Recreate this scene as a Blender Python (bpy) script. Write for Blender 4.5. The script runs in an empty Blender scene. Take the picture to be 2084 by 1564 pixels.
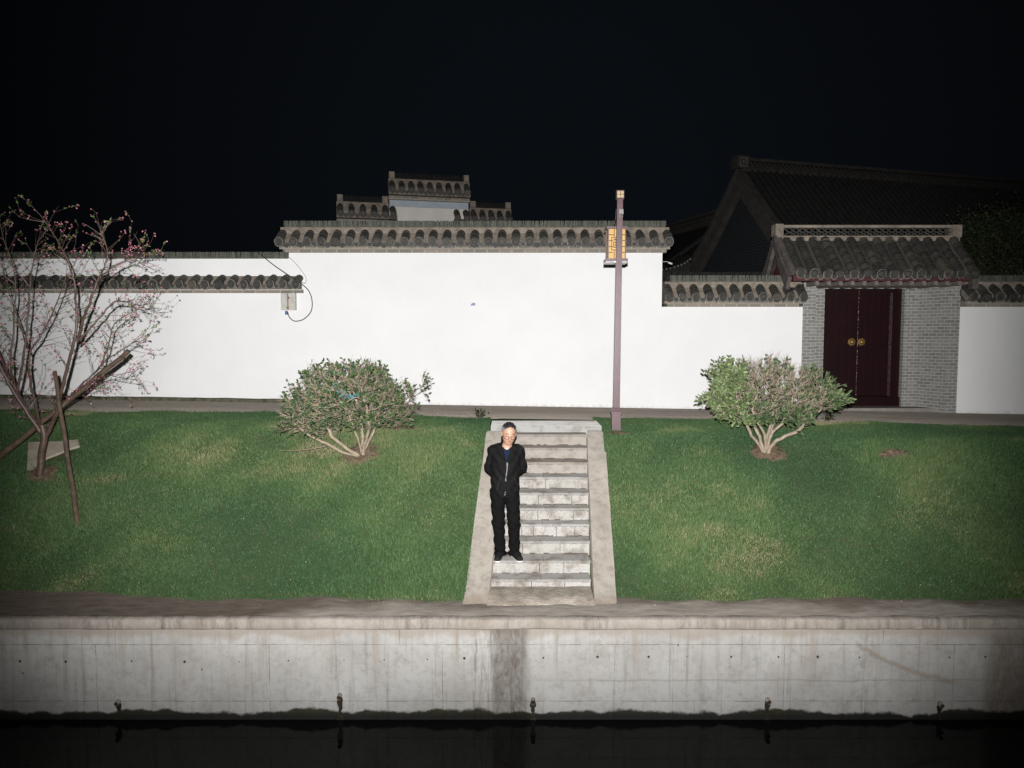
import bpy, math, random
import numpy as np
from mathutils import Vector, Matrix, Euler, noise as mnoise
random.seed(7); rng = np.random.default_rng(7)
C = bpy.context.scene.collection
sc = bpy.context.scene
R = math.radians
# ------------------------------------------------------------------ camera, sky, flash
FPX, PITCH, HC = 1500.0, 0.066, 3.147          # focal length in photo pixels, tilt, eye height above the ledge
cam = bpy.data.cameras.new('camera'); cam.sensor_width = 36; cam.lens = FPX / 2084 * 36
cam.clip_end = 500; cam.clip_start = 0.1
co = bpy.data.objects.new('camera', cam); C.objects.link(co)
co.location = (0, 0, HC); co.rotation_euler = (math.pi / 2 - PITCH, 0, 0); sc.camera = co
sc.view_settings.view_transform = 'Standard'; sc.view_settings.look = 'None'
sc.view_settings.exposure = 0; sc.view_settings.gamma = 1

w = bpy.data.worlds.new('World'); sc.world = w; w.use_nodes = True
nt = w.node_tree; nt.nodes.clear()
wo = nt.nodes.new('ShaderNodeOutputWorld'); bg = nt.nodes.new('ShaderNodeBackground')
nt.links.new(bg.outputs[0], wo.inputs[0]); bg.inputs[1].default_value = 1.0
tc = nt.nodes.new('ShaderNodeTexCoord')                     # faint town glow in the night sky, by direction
dt = nt.nodes.new('ShaderNodeVectorMath'); dt.operation = 'DOT_PRODUCT'
gd = Vector((0.05, 1, 0.2)).normalized(); dt.inputs[1].default_value = gd
nt.links.new(tc.outputs['Generated'], dt.inputs[0])
rp = nt.nodes.new('ShaderNodeValToRGB'); rp.color_ramp.elements[0].position = 0.77
rp.color_ramp.elements[0].color = (0.0006, 0.0007, 0.001, 1)
rp.color_ramp.elements[1].position = 0.985; rp.color_ramp.elements[1].color = (0.0030, 0.0040, 0.0055, 1)
nt.links.new(dt.outputs['Value'], rp.inputs[0]); nt.links.new(rp.outputs[0], bg.inputs[0])

# the photographer's flash, held just above and left of the lens: a wide rectangular beam
fl = bpy.data.lights.new('camera_flash', 'SPOT'); fo = bpy.data.objects.new('camera_flash', fl); C.objects.link(fo)
fo.location = (-0.03, -0.22, HC + 0.24); fo.rotation_euler = (math.pi / 2, 0, 0)
fl.spot_size = R(150); fl.spot_blend = 0.1; fl.shadow_soft_size = 0.025; fl.energy = 12000; fl.color = (1.0, 0.99, 0.985)
fl.use_nodes = True; n = fl.node_tree; n.nodes.clear()
lo = n.nodes.new('ShaderNodeOutputLight'); em = n.nodes.new('ShaderNodeEmission'); n.links.new(em.outputs[0], lo.inputs[0])
ge = n.nodes.new('ShaderNodeNewGeometry'); sx = n.nodes.new('ShaderNodeSeparateXYZ'); n.links.new(ge.outputs['Incoming'], sx.inputs[0])
def nm(op, a, b=None, c=None, tree=n):
    m = tree.nodes.new('ShaderNodeMath'); m.operation = op
    for i, v in enumerate((a, b, c)):
        if v is None: continue
        if isinstance(v, (int, float)): m.inputs[i].default_value = v
        else: tree.links.new(v, m.inputs[i])
    return m.outputs[0]
fy = nm('MAXIMUM', sx.outputs[1], 0.05)
u = nm('ABSOLUTE', nm('DIVIDE', nm('SUBTRACT', sx.outputs[0], nm('MULTIPLY', fy, 0.0)), fy))
v = nm('DIVIDE', sx.outputs[2], fy)
vd = nm('DIVIDE', nm('MAXIMUM', nm('SUBTRACT', -0.02, v), 0.0), 0.515)      # below the axis
vu = nm('DIVIDE', nm('MAXIMUM', nm('SUBTRACT', v, 0.02), 0.0), 0.36)        # above the axis
rr = nm('ADD', nm('ADD', nm('POWER', nm('DIVIDE', u, 0.665), 5.5), nm('POWER', vd, 4.0)), nm('POWER', vu, 2.2))
rr = nm('ADD', rr, nm('MULTIPLY', 1.35, nm('MULTIPLY', nm('MULTIPLY', u, u), nm('MULTIPLY', vd, vd))))
beam = nm('POWER', 2.718, nm('MULTIPLY', rr, -1.15))
n.links.new(nm('MULTIPLY', beam, nm('ADD', 1.0, nm('MULTIPLY', nm('MULTIPLY', u, u), 0.9))), em.inputs['Strength'])
em.inputs['Color'].default_value = (1, 1, 1, 1)

def P(px, py, Y):
    """world point seen at photo pixel (px, py) at distance Y"""
    xr, yr = (px - 1042) / FPX, (782 - py) / FPX
    d = Vector((xr, math.cos(PITCH) + yr * math.sin(PITCH), yr * math.cos(PITCH) - math.sin(PITCH)))
    return Vector((0, 0, HC)) + d * (Y / d.y)

# ------------------------------------------------------------------ helpers
def link(name, me, parent=None):
    o = bpy.data.objects.new(name, me); C.objects.link(o)
    if parent is not None: o.parent = parent
    return o
def tag(o, label=None, cat=None, group=None, kind=None):
    if label: o['label'] = label
    if cat: o['category'] = cat
    if group: o['group'] = group
    if kind: o['kind'] = kind
    return o
def empty(name, loc, label, cat, group=None, rz=0):
    o = bpy.data.objects.new(name, None); C.objects.link(o); o.location = loc; o.rotation_euler = (0, 0, rz)
    o.empty_display_size = .2
    return tag(o, label, cat, group)

class MB:
    def __init__(s): s.v = []; s.f = []; s.m = []; s.sm = []
    def add(s, vs, fs, mi=0, smooth=False):
        b = len(s.v); s.v += [tuple(p) for p in vs]; s.f += [tuple(b + i for i in f) for f in fs]
        s.m += [mi] * len(fs); s.sm += [smooth] * len(fs)
    def hexa(s, p, mi=0):      # p: 8 corners, bottom 4 ccw then top 4
        s.add(p, [(3, 2, 1, 0), (4, 5, 6, 7), (0, 1, 5, 4), (1, 2, 6, 5), (2, 3, 7, 6), (3, 0, 4, 7)], mi)
    def box(s, x0, x1, y0, y1, z0, z1, mi=0):
        s.hexa([(x0, y0, z0), (x1, y0, z0), (x1, y1, z0), (x0, y1, z0), (x0, y0, z1), (x1, y0, z1), (x1, y1, z1), (x0, y1, z1)], mi)
    def obox(s, c, ax, ay, az, hx, hy, hz, mi=0):
        c = Vector(c); ax, ay, az = Vector(ax) * hx, Vector(ay) * hy, Vector(az) * hz
        s.hexa([c + ax * i + ay * j + az * k for k in (-1, 1) for i, j in ((-1, -1), (1, -1), (1, 1), (-1, 1))], mi)
    def prism(s, pts2, y0, y1, mi=0):   # polygon in (x,z) extruded along y
        k = len(pts2)
        vs = [(x, y0, z) for x, z in pts2] + [(x, y1, z) for x, z in pts2]
        s.add(vs, [tuple(range(k))[::-1], tuple(range(k, 2 * k))] + [(i, (i + 1) % k, k + (i + 1) % k, k + i) for i in range(k)], mi)
    def tube(s, pts, rad, n=6, mi=0, cap=True):
        pts = [Vector(p) for p in pts]; L = len(pts)
        if not isinstance(rad, (list, tuple)): rad = [rad] * L
        up = Vector((0.3, 0.2, 0.9)).normalized(); vs = []
        for i, p in enumerate(pts):
            t = (pts[min(i + 1, L - 1)] - pts[max(i - 1, 0)])
            if t.length < 1e-9: t = Vector((0, 0, 1))
            t.normalize(); a = t.cross(up)
            if a.length < .05: a = t.cross(Vector((1, 0, 0)))
            a.normalize(); b = a.cross(t); up = b
            for k in range(n):
                an = 2 * math.pi * k / n
                vs.append(p + (a * math.cos(an) + b * math.sin(an)) * rad[i])
        fs = [(i * n + k, i * n + (k + 1) % n, (i + 1) * n + (k + 1) % n, (i + 1) * n + k) for i in range(L - 1) for k in range(n)]
        s.add(vs, fs, mi, n > 4)
        if cap: s.add(vs[:n], [tuple(range(n))[::-1]], mi); s.add(vs[-n:], [tuple(range(n))], mi)
    def build(s, name, mats, parent=None, uv=True):
        me = bpy.data.meshes.new(name); me.from_pydata(s.v, [], s.f)
        if not isinstance(mats, (list, tuple)): mats = [mats]
        for m in mats: me.materials.append(m)
        me.polygons.foreach_set('material_index', s.m); me.polygons.foreach_set('use_smooth', s.sm)
        if uv: uvs(me)
        me.update()
        return link(name, me, parent)
def uvs(me):
    """metric box mapping: v runs up the face, u along it"""
    k = len(me.polygons); L = len(me.loops)
    co_ = np.empty(len(me.vertices) * 3, 'f'); me.vertices.foreach_get('co', co_); co_ = co_.reshape(-1, 3)
    nn = np.empty(k * 3, 'f'); me.polygons.foreach_get('normal', nn); nn = nn.reshape(-1, 3)
    lt = np.empty(k, 'i'); me.polygons.foreach_get('loop_total', lt)
    vi = np.empty(L, 'i'); me.loops.foreach_get('vertex_index', vi)
    fn = np.repeat(nn, lt, 0); p = co_[vi]
    hz = np.abs(fn[:, 2]) > .8
    t = np.stack([-fn[:, 1], fn[:, 0], 0 * fn[:, 0]], 1); t /= np.maximum(np.linalg.norm(t, axis=1, keepdims=True), 1e-6)
    b = np.cross(fn, t)
    uu = np.where(hz, p[:, 0], (p * t).sum(1)); vv = np.where(hz, p[:, 1], (p * b).sum(1) * np.where(b[:, 2] < 0, -1, 1))
    l = me.uv_layers.new(name='UVMap'); l.data.foreach_set('uv', np.stack([uu, vv], 1).astype('f').ravel())
def np_mesh(name, V, F, mats, parent=None, smooth=False, attr=None, mi=None):
    """V (n,3), F (m,k) arrays"""
    me = bpy.data.meshes.new(name); V = np.asarray(V, 'f'); F = np.asarray(F, 'i'); m, k = F.shape
    me.vertices.add(len(V)); me.vertices.foreach_set('co', V.ravel())
    me.loops.add(m * k); me.loops.foreach_set('vertex_index', F.ravel())
    me.polygons.add(m); me.polygons.foreach_set('loop_start', np.arange(0, m * k, k, dtype='i'))
    me.polygons.foreach_set('use_smooth', np.full(m, smooth))
    if not isinstance(mats, (list, tuple)): mats = [mats]
    for x in mats: me.materials.append(x)
    if mi is not None: me.polygons.foreach_set('material_index', np.asarray(mi, 'i'))
    me.update(calc_edges=True)
    if attr is not None:
        a = me.attributes.new('rnd', 'FLOAT', 'POINT'); a.data.foreach_set('value', np.asarray(attr, 'f'))
    return link(name, me, parent)

# ------------------------------------------------------------------ materials
class NT:
    def __init__(s, name, rough=.8, spec=.3, metal=0):
        s.m = bpy.data.materials.new(name); s.m.use_nodes = True; s.t = s.m.node_tree
        s.b = s.t.nodes['Principled BSDF']; s.b.inputs['Roughness'].default_value = rough
        s.b.inputs['Specular IOR Level'].default_value = spec; s.b.inputs['Metallic'].default_value = metal
        s.tc = s.t.nodes.new('ShaderNodeTexCoord')
    def lk(s, a, b): s.t.links.new(a, b)
    def dull(s): s.b.inputs['Diffuse Roughness'].default_value = 1.0
    def coord(s, kind='Object', scale=(1, 1, 1), loc=(0, 0, 0)):
        mp = s.t.nodes.new('ShaderNodeMapping'); s.lk(s.tc.outputs[kind], mp.inputs[0])
        mp.inputs['Scale'].default_value = scale; mp.inputs['Location'].default_value = loc; return mp.outputs[0]
    def noise(s, scale=5, detail=4, rough=.55, vec=None, dist=0):
        q = s.t.nodes.new('ShaderNodeTexNoise'); q.inputs['Scale'].default_value = scale; q.inputs['Detail'].default_value = detail
        q.inputs['Roughness'].default_value = rough; q.inputs['Distortion'].default_value = dist
        s.lk(vec if vec is not None else s.coord(), q.inputs['Vector']); return q.outputs[0]
    def ramp(s, fac, stops):
        q = s.t.nodes.new('ShaderNodeValToRGB'); e = q.color_ramp.elements
        while len(e) < len(stops): e.new(.5)
        for el, (p, c) in zip(e, stops): el.position = p; el.color = (c, c, c, 1) if isinstance(c, (int, float)) else (*c, 1)
        s.lk(fac, q.inputs[0]); return q.outputs[0]
    def mix(s, fac, a, b, mode='MIX'):
        q = s.t.nodes.new('ShaderNodeMix'); q.data_type = 'RGBA'; q.blend_type = mode
        for sock, val in ((q.inputs[0], fac), (q.inputs[6], a), (q.inputs[7], b)):
            if isinstance(val, (int, float)): sock.default_value = val if sock == q.inputs[0] else (val, val, val, 1)
            elif isinstance(val, tuple): sock.default_value = (*val, 1)
            else: s.lk(val, sock)
        return q.outputs[2]
    def math(s, op, a, b=None, c=None): return nm(op, a, b, c, tree=s.t)
    def sep(s, vec=None):
        q = s.t.nodes.new('ShaderNodeSeparateXYZ'); s.lk(vec if vec is not None else s.tc.outputs['Object'], q.inputs[0]); return q.outputs
    def smooth(s, x, a, b):
        q = s.t.nodes.new('ShaderNodeMapRange'); q.interpolation_type = 'SMOOTHSTEP'
        s.lk(x, q.inputs[0]); q.inputs[1].default_value = a; q.inputs[2].default_value = b; return q.outputs[0]
    def col(s, c): s.lk(c, s.b.inputs['Base Color']) if not isinstance(c, tuple) else setattr(s.b.inputs['Base Color'], 'default_value', (*c, 1))
    def bump(s, h, strength=.3, dist=.01):
        q = s.t.nodes.new('ShaderNodeBump'); q.inputs['Strength'].default_value = strength; q.inputs['Distance'].default_value = dist
        s.lk(h, q.inputs['Height']); s.lk(q.outputs[0], s.b.inputs['Normal'])
def simple(name, c1, c2=None, scale=8, rough=.7, spec=.3, bump=.2, metal=0, kind='Object', dist=.01):
    s = NT(name, rough, spec, metal)
    if c2 is None: c2 = tuple(x * .75 for x in c1)
    nz = s.noise(scale, 6, .6, s.coord(kind)); s.col(s.ramp(nz, [(.35, c2), (.65, c1)]))
    if bump: s.bump(s.noise(scale * 6, 4, .6, s.coord(kind)), bump, dist)
    return s.m

# white lime plaster
s = NT('white_plaster', .9, .1)
z = s.sep()[2]
base = s.ramp(s.noise(.9, 5, .6), [(.3, (.675, .675, .67)), (.7, (.72, .72, .715))])
zz_ = s.math('ADD', z, s.math('MULTIPLY', s.sep()[0], .016))
low = s.math('MULTIPLY', s.smooth(s.math('ADD', zz_, s.math('MULTIPLY', s.noise(5, 6, .7), -.10)), 1.74, 1.66), s.ramp(s.noise(14, 5, .7), [(.42, 0.), (.7, .6)]))
stk = s.math('MULTIPLY', s.ramp(s.noise(3, 5, .7, s.coord(scale=(3, 3, .35))), [(.55, 0.), (.75, .1)]), 1.0)
c = s.mix(low, base, (.33, .32, .27)); s.col(s.mix(stk, c, (.55, .53, .48))); s.bump(s.noise(30, 5, .6), .12, .01); PLASTER = s.m
s = NT('plaster_border', .9, .1); s.col(s.ramp(s.noise(4, 5, .6), [(.3, (.29, .335, .38)), (.7, (.36, .395, .43))])); BORDER = s.m
s = NT('roof_tile_clay', .62, .35)
isl = s.t.nodes.new('ShaderNodeNewGeometry')
rn = isl.outputs['Random Per Island']
c = s.ramp(rn, [(0., (.018, .019, .018)), (.45, (.029, .0285, .026)), (.8, (.042, .040, .035)), (1., (.07, .063, .05))])
c = s.mix(s.ramp(s.noise(14, 6, .7), [(.42, 0.), (.72, .5)]), c, (.085, .078, .063)); s.col(c); s.bump(s.noise(60, 5, .7), .35, .008); TILE = s.m
TILE_RIM = simple('tile_rim_lime', (.22, .205, .18), (.08, .075, .068), 30, .7, .3, .3)
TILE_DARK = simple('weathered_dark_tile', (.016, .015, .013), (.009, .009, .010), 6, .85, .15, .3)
MORTAR = simple('lime_mortar', (.25, .212, .172), (.135, .115, .095), 7, .9, .1, .4)
s = NT('ridge_slats', .75, .25)
ge2 = s.t.nodes.new('ShaderNodeNewGeometry')
s.col(s.mix(s.ramp(s.noise(20, 5, .7), [(.4, 0.), (.7, .5)]), s.ramp(ge2.outputs['Random Per Island'], [(0, (.035, .038, .032)), (.6, (.06, .064, .053)), (1, (.09, .088, .073))]), (.14, .15, .11)))
s.bump(s.noise(70, 4, .6), .3, .006); SLAT = s.m
def brickmat(name, c1, c2, mort, bw=.165, bh=.0665, ms=.007, rough=.8):
    s = NT(name, rough, .2)
    q = s.t.nodes.new('ShaderNodeTexBrick'); s.lk(s.coord('UV'), q.inputs['Vector'])
    q.inputs['Scale'].default_value = 1; q.inputs['Brick Width'].default_value = bw; q.inputs['Row Height'].default_value = bh
    q.inputs['Mortar Size'].default_value = ms; q.inputs['Mortar Smooth'].default_value = .2
    q.inputs['Color1'].default_value = (*c1, 1); q.inputs['Color2'].default_value = (*c2, 1); q.inputs['Mortar'].default_value = (*mort, 1)
    c = s.mix(s.ramp(s.noise(9, 6, .7), [(.35, 0.), (.75, .45)]), q.outputs[0], tuple(x * 1.25 for x in c1)); s.col(c)
    h = s.math('ADD', s.math('MULTIPLY', q.outputs[1], -1), s.math('MULTIPLY', s.noise(60, 4, .6), .3)); s.bump(h, .5, .006)
    return s.m
BRICK = brickmat('grey_brick', (.20, .198, .187), (.125, .127, .125), (.37, .35, .31))
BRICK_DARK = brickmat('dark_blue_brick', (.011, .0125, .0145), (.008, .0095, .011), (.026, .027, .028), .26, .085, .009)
CORBEL = brickmat('corbel_brick', (.14, .135, .12), (.25, .21, .165), (.34, .30, .25), .25, .09, .012)
DOOR = simple('oxblood_door_paint', (.0125, .0022, .0032), (.009, .0018, .0026), 3, .4, .3, .08)
s = NT('chipped_seam', .4, .5); s.col(s.ramp(s.noise(40, 5, .8, s.coord(scale=(1, 1, .6))), [(.5, (.02, .006, .008)), (.62, (.5, .47, .47))])); SEAM = s.m
RED = simple('dark_red_wood', (.085, .022, .024), (.05, .014, .016), 10, .6, .3, .2)
WOODG = simple('weathered_rafter', (.17, .145, .125), (.10, .088, .08), 14, .8, .2, .3)
BRASS = simple('brass', (.62, .40, .15), (.45, .28, .10), 12, .32, .5, .1, metal=.85)
# granite of the steps
def granite(name, c1, c2, dirt, dl=1.):
    s = NT(name, .8, .25); s.b.inputs['Diffuse Roughness'].default_value = dl
    sp = s.ramp(s.noise(120, 3, .85), [(.40, c2), (.56, c1)])
    blo = s.mix(s.ramp(s.noise(5, 6, .65), [(.48, 0.), (.66, .85)]), sp, dirt)
    q = s.t.nodes.new('ShaderNodeNewGeometry')
    v_ = s.mix(1., blo, s.ramp(q.outputs['Random Per Island'], [(0, (.86, .85, .83)), (1, (1., 1., 1.))]), 'MULTIPLY')
    s.col(v_); s.bump(s.noise(130, 3, .7), .3, .004); return s.m
GRAN = granite('granite_blocks', (.43, .42, .40), (.24, .225, .205), (.16, .13, .10))
GRAN2 = granite('pinkish_granite', (.365, .335, .305), (.27, .245, .22), (.21, .175, .145))
SLABG = granite('granite_treads', (.31, .30, .29), (.20, .192, .18), (.13, .11, .09), .25)
SLABP = granite('pinkish_treads', (.26, .235, .21), (.17, .15, .13), (.12, .10, .08), .2)
JOINT_SHADE = simple('dark_joint_and_shade', (.10, .08, .06), (.05, .04, .03), 20, .95, .05, .3)
s = NT('rough_cement', .92, .1); s.dull()
c = s.ramp(s.noise(3, 7, .65), [(.3, (.20, .178, .152)), (.7, (.26, .238, .21))])
c = s.mix(s.ramp(s.noise(9, 7, .75, s.coord(loc=(5, 2, 0))), [(.47, 0.), (.66, .7)]), c, (.135, .118, .10))
c = s.mix(s.smooth(s.math('ADD', s.sep()[2], s.math('MULTIPLY', s.noise(5, 5, .6), -.2)), .02, -.12), c, (.16, .13, .10))
s.col(c); s.bump(s.noise(45, 6, .7), .5, .01); CEMENT = s.m
# path along the wall
s = NT('path_surface', .95, .08); s.dull()
st = s.noise(2.2, 6, .6, s.coord(scale=(.35, 4.5, 1)))
c = s.ramp(st, [(.3, (.33, .285, .24)), (.52, (.44, .385, .33)), (.7, (.53, .475, .41))])
c = s.mix(s.ramp(s.noise(150, 3, .7), [(.35, .5), (.65, 0.)]), c, (.15, .125, .10))
s.col(c); s.bump(s.noise(110, 5, .8), .9, .03); PATH = s.m
# ledge: brown silt over concrete
s = NT('ledge_silt', .9, .15); s.dull()
xyz = s.sep()
wv = s.noise(1.3, 9, .72, s.coord(scale=(.7, 1.6, 1), loc=(3, 0, 0)))
edge = s.math('ADD', s.math('MULTIPLY', wv, .62), s.math('MULTIPLY', s.math('SUBTRACT', xyz[1], 8.03), .55))
right = s.smooth(xyz[0], -3.6, -1.8)
f = s.smooth(s.math('ADD', s.math('SUBTRACT', edge, s.math('MULTIPLY', right, .12)), s.math('MULTIPLY', s.math('SUBTRACT', 1.0, right), .22)), .27, .50)
silt = s.ramp(s.noise(6, 7, .7, s.coord(scale=(.6, 2, 1))), [(.3, (.034, .027, .022)), (.7, (.068, .055, .045))])
conc = s.ramp(s.noise(5, 7, .7, s.coord(scale=(.6, 2, 1))), [(.3, (.085, .074, .063)), (.7, (.165, .148, .13))])
s.col(s.mix(f, conc, silt)); s.bump(s.noise(40, 6, .7), .5, .012); LEDGE = s.m

# concrete of the canal wall
s = NT('canal_concrete', .85, .2)
xyz = s.sep(); X, Z = xyz[0], xyz[2]
c = s.ramp(s.noise(.8, 7, .62), [(.28, (.26, .25, .235)), (.5, (.345, .337, .32)), (.72, (.41, .403, .388))])
c = s.mix(s.ramp(s.noise(12, 7, .75), [(.48, 0.), (.72, .5)]), c, (.185, .178, .168))
c = s.mix(s.ramp(s.noise(3.2, 8, .8, s.coord(loc=(4, 0, 7))), [(.55, 0.), (.68, .5)]), c, (.19, .165, .135))
strk = s.ramp(s.noise(2.6, 6, .7, s.coord(scale=(2.6, 1, .13))), [(.50, 0.), (.66, .7)])
c = s.mix(s.math('MULTIPLY', strk, s.smooth(Z, -1.1, -.1)), c, (.235, .195, .15))
strk2 = s.ramp(s.noise(5, 6, .7, s.coord(scale=(3, 1, .10), loc=(3, 0, 0))), [(.56, 0.), (.68, .55)])
c = s.mix(strk2, c, (.15, .138, .122))
# silt washed over the top 25 cm
top = s.smooth(s.math('ADD', Z, s.math('MULTIPLY', s.noise(1.6, 7, .65, s.coord(scale=(1, 1, .5))), .34)), -.08, .02)
c = s.mix(s.math('MULTIPLY', top, .75), c, (.235, .20, .165))
# dark run below the stairs and one far right, both with ragged edges
def xband(a, b, soft=.06, amp=.16):
    xx = s.math('ADD', X, s.math('MULTIPLY', s.math('SUBTRACT', s.noise(5, 7, .75, s.coord(scale=(1, 1, .3))), .5), amp))
    return s.math('MULTIPLY', s.smooth(xx, a - soft, a + soft), s.smooth(xx, b + soft, b - soft))
tex = s.ramp(s.noise(16, 7, .8, s.coord(scale=(1, 1, .35))), [(.36, .45), (.6, 1.)])
c = s.mix(s.math('MULTIPLY', s.math('MULTIPLY', xband(-.22, .17, .07, .2), tex), .88), c, (.085, .070, .057))
c = s.mix(s.math('MULTIPLY', s.math('MULTIPLY', xband(-.45, -.20, .04, .16), s.ramp(s.noise(11, 7, .8, s.coord(scale=(2.2, 1, .2))), [(.46, 0.), (.6, 1.)])), .62), c, (.12, .098, .078))
c = s.mix(s.math('MULTIPLY', s.math('MULTIPLY', xband(5.32, 7.5, .10, .2), tex), s.math('MULTIPLY', s.smooth(Z, -.10, -.26), .8)), c, (.13, .098, .07))
# slanting silt smear at the right
dl = s.math('ADD', s.math('ADD', Z, .30), s.math('MULTIPLY', s.math('SUBTRACT', X, 3.85), s.math('SUBTRACT', .62, s.math('MULTIPLY', s.math('SUBTRACT', X, 3.85), .21))))
sm = s.smooth(s.math('ABSOLUTE', s.math('ADD', dl, s.math('MULTIPLY', s.math('SUBTRACT', s.noise(9, 5, .7), .5), .12))), .045, .012)
sm = s.math('MULTIPLY', sm, s.math('MULTIPLY', s.smooth(X, 3.8, 3.9), s.smooth(X, 5.1, 4.9)))
c = s.mix(s.math('MULTIPLY', sm, .5), c, (.20, .155, .11))
# old water line and formwork joints
wl = s.smooth(s.math('ABSOLUTE', s.math('ADD', s.math('ADD', Z, .715), s.math('MULTIPLY', s.math('SUBTRACT', s.noise(1.5, 4, .6), .5), .07))), .016, .003)
c = s.mix(s.math('MULTIPLY', wl, s.math('MULTIPLY', s.smooth(X, -.2, 1.2), .35)), c, (.16, .15, .13))
wb = s.math('MULTIPLY', s.math('SUBTRACT', s.noise(4, 6, .8), .5), .024)
def hline(z0, k=.8, wd=.006): return s.math('MULTIPLY', s.smooth(s.math('ABSOLUTE', s.math('ADD', s.math('SUBTRACT', Z, z0), wb)), wd, wd * .3), k)
def vline(x0, k=.7, lo=-2, hi=0): return s.math('MULTIPLY', s.smooth(s.math('ABSOLUTE', s.math('ADD', s.math('SUBTRACT', X, x0), wb)), .006, .002), s.math('MULTIPLY', k, s.math('MULTIPLY', s.math('GREATER_THAN', Z, lo), s.math('LESS_THAN', Z, hi))))
lines = s.math('MAXIMUM', hline(-.305), hline(-.957))
brk = s.ramp(s.noise(4, 4, .8, s.coord(loc=(9, 9, 9))), [(.4, .15), (.58, .95)])
for x0, a, b in ((-4.66, -2, -.305), (-3.15, -.305, 0), (-2.72, -2, -.305), (-.78, -2, -.305), (-1.26, -.305, -.1), (1.15, -2, -.305), (3.05, -2, -.305), (4.15, -.305, 0), (4.95, -2, -.305)):
    lines = s.math('MAXIMUM', lines, vline(x0, .7, a, b))
c = s.mix(s.math('MULTIPLY', lines, brk), c, (.085, .078, .068))
# moss at the water line
mn = s.math('ADD', Z, s.math('MULTIPLY', s.math('SUBTRACT', s.noise(1.9, 3, .5), .5), .26))
mn = s.math('ADD', mn, s.math('MULTIPLY', s.math('SUBTRACT', s.noise(11, 6, .7, s.coord(loc=(2, 0, 4))), .5), .07))
ms = s.smooth(mn, -1.055, -1.095)
moss = s.ramp(s.noise(30, 6, .8), [(.3, (.005, .006, .002)), (.55, (.017, .018, .005)), (.75, (.045, .042, .02))])
moss = s.mix(s.smooth(s.math('ADD', Z, s.math('MULTIPLY', s.noise(8, 5, .7), .06)), -1.03, -1.10), moss, (.002, .002, .0015))
s.col(s.mix(s.math('MULTIPLY', ms, .96), c, moss))
s.bump(s.math('SUBTRACT', s.noise(35, 6, .7), s.math('MULTIPLY', lines, 1.2)), .35, .008); CONC = s.m
s = NT('lip_concrete', .88, .2)
c = s.ramp(s.noise(2.2, 7, .7), [(.3, (.225, .195, .165)), (.7, (.31, .28, .25))])
cl = s.ramp(s.noise(1.1, 5, .7, s.coord(scale=(1, .1, .1))), [(.42, 0.), (.6, 1.)])
c = s.mix(s.math('MULTIPLY', s.ramp(s.noise(4, 7, .8, s.coord(scale=(2.2, 1, .35))), [(.45, 0.), (.62, .9)]), cl), c, (.085, .073, .062))
c = s.mix(s.ramp(s.noise(9, 7, .8), [(.45, 0.), (.7, .5)]), c, (.15, .13, .11))
c = s.mix(s.ramp(s.noise(5, 6, .8, s.coord(scale=(3.2, 1, .2), loc=(7, 0, 3))), [(.62, 0.), (.70, .8)]), c, (.50, .47, .44))
s.col(c); s.bump(s.noise(22, 6, .7), .5, .015); LIP = s.m

HOLE = simple('rusty_hole', (.10, .055, .03), (.03, .02, .014), 40, .9, .1, .4)
PIPE = simple('old_pvc_pipe', (.32, .30, .27), (.12, .10, .08), 18, .6, .3, .3)
SLIME = simple('wet_slime_streak', (.035, .028, .018), (.012, .012, .005), 25, .45, .4, .4)
# water
s = NT('canal_water', .02, .13); s.col((.0035, .0042, .004)); s.b.inputs['IOR'].default_value = 1.33
s.bump(s.noise(1.6, 3, .5, s.coord(scale=(.5, 1.6, 1))), .035, .02); WATER = s.m
# soil
SOIL = simple('bare_soil', (.17, .125, .088), (.085, .062, .043), 14, .95, .05, .9, dist=.02)
s = NT('bank_soil', .95, .05)
s.col(s.ramp(s.noise(4, 7, .7), [(.3, (.030, .050, .020)), (.55, (.045, .062, .027)), (.75, (.08, .078, .045))])); s.bump(s.noise(30, 6, .7), .7, .02); BANK = s.m
# grass blade
s = NT('grass_blade', .5, .3)
at = s.t.nodes.new('ShaderNodeAttribute'); at.attribute_name = 'rnd'
g = s.ramp(at.outputs['Fac'], [(0., (.023, .056, .022)), (.35, (.041, .084, .030)), (.62, (.070, .112, .038)), (.80, (.108, .134, .050)), (.90, (.16, .145, .08)), (1., (.26, .22, .135))])
s.col(g); GRASS = s.m
def leafmat(name, cols, rough=.5, spec=.3):
    s = NT(name, rough, spec); a = s.t.nodes.new('ShaderNodeAttribute'); a.attribute_name = 'rnd'
    s.col(s.ramp(a.outputs['Fac'], cols)); return s.m
LEAF = leafmat('privet_leaf', [(0, (.017, .042, .017)), (.5, (.040, .075, .026)), (.8, (.095, .135, .042)), (.95, (.17, .195, .07)), (1., (.33, .16, .06))])
LEAF2 = leafmat('pale_privet_leaf', [(0, (.022, .048, .022)), (.35, (.055, .088, .034)), (.75, (.12, .16, .065)), (1., (.20, .25, .11))])
LEAFD = leafmat('dark_evergreen_leaf', [(0, (.010, .015, .006)), (.6, (.022, .030, .011)), (1., (.065, .05, .026))], .6, .2)
PETAL = leafmat('peach_blossom', [(0, (.17, .04, .06)), (.5, (.30, .10, .14)), (1., (.55, .30, .34))], .6, .2)
BUDLEAF = leafmat('young_peach_leaf', [(0, (.05, .10, .02)), (1., (.14, .20, .05))], .5, .3)
TWIG = simple('privet_bark', (.285, .232, .172), (.175, .14, .103), 20, .8, .2, .3)
s = NT('peach_bark', .45, .35)
s.col(s.ramp(s.noise(4, 6, .7, s.coord(scale=(2, 2, 9))), [(.3, (.045, .028, .022)), (.6, (.085, .055, .042)), (.8, (.16, .12, .095))])); s.bump(s.noise(60, 4, .6), .3, .005); PBARK = s.m
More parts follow.
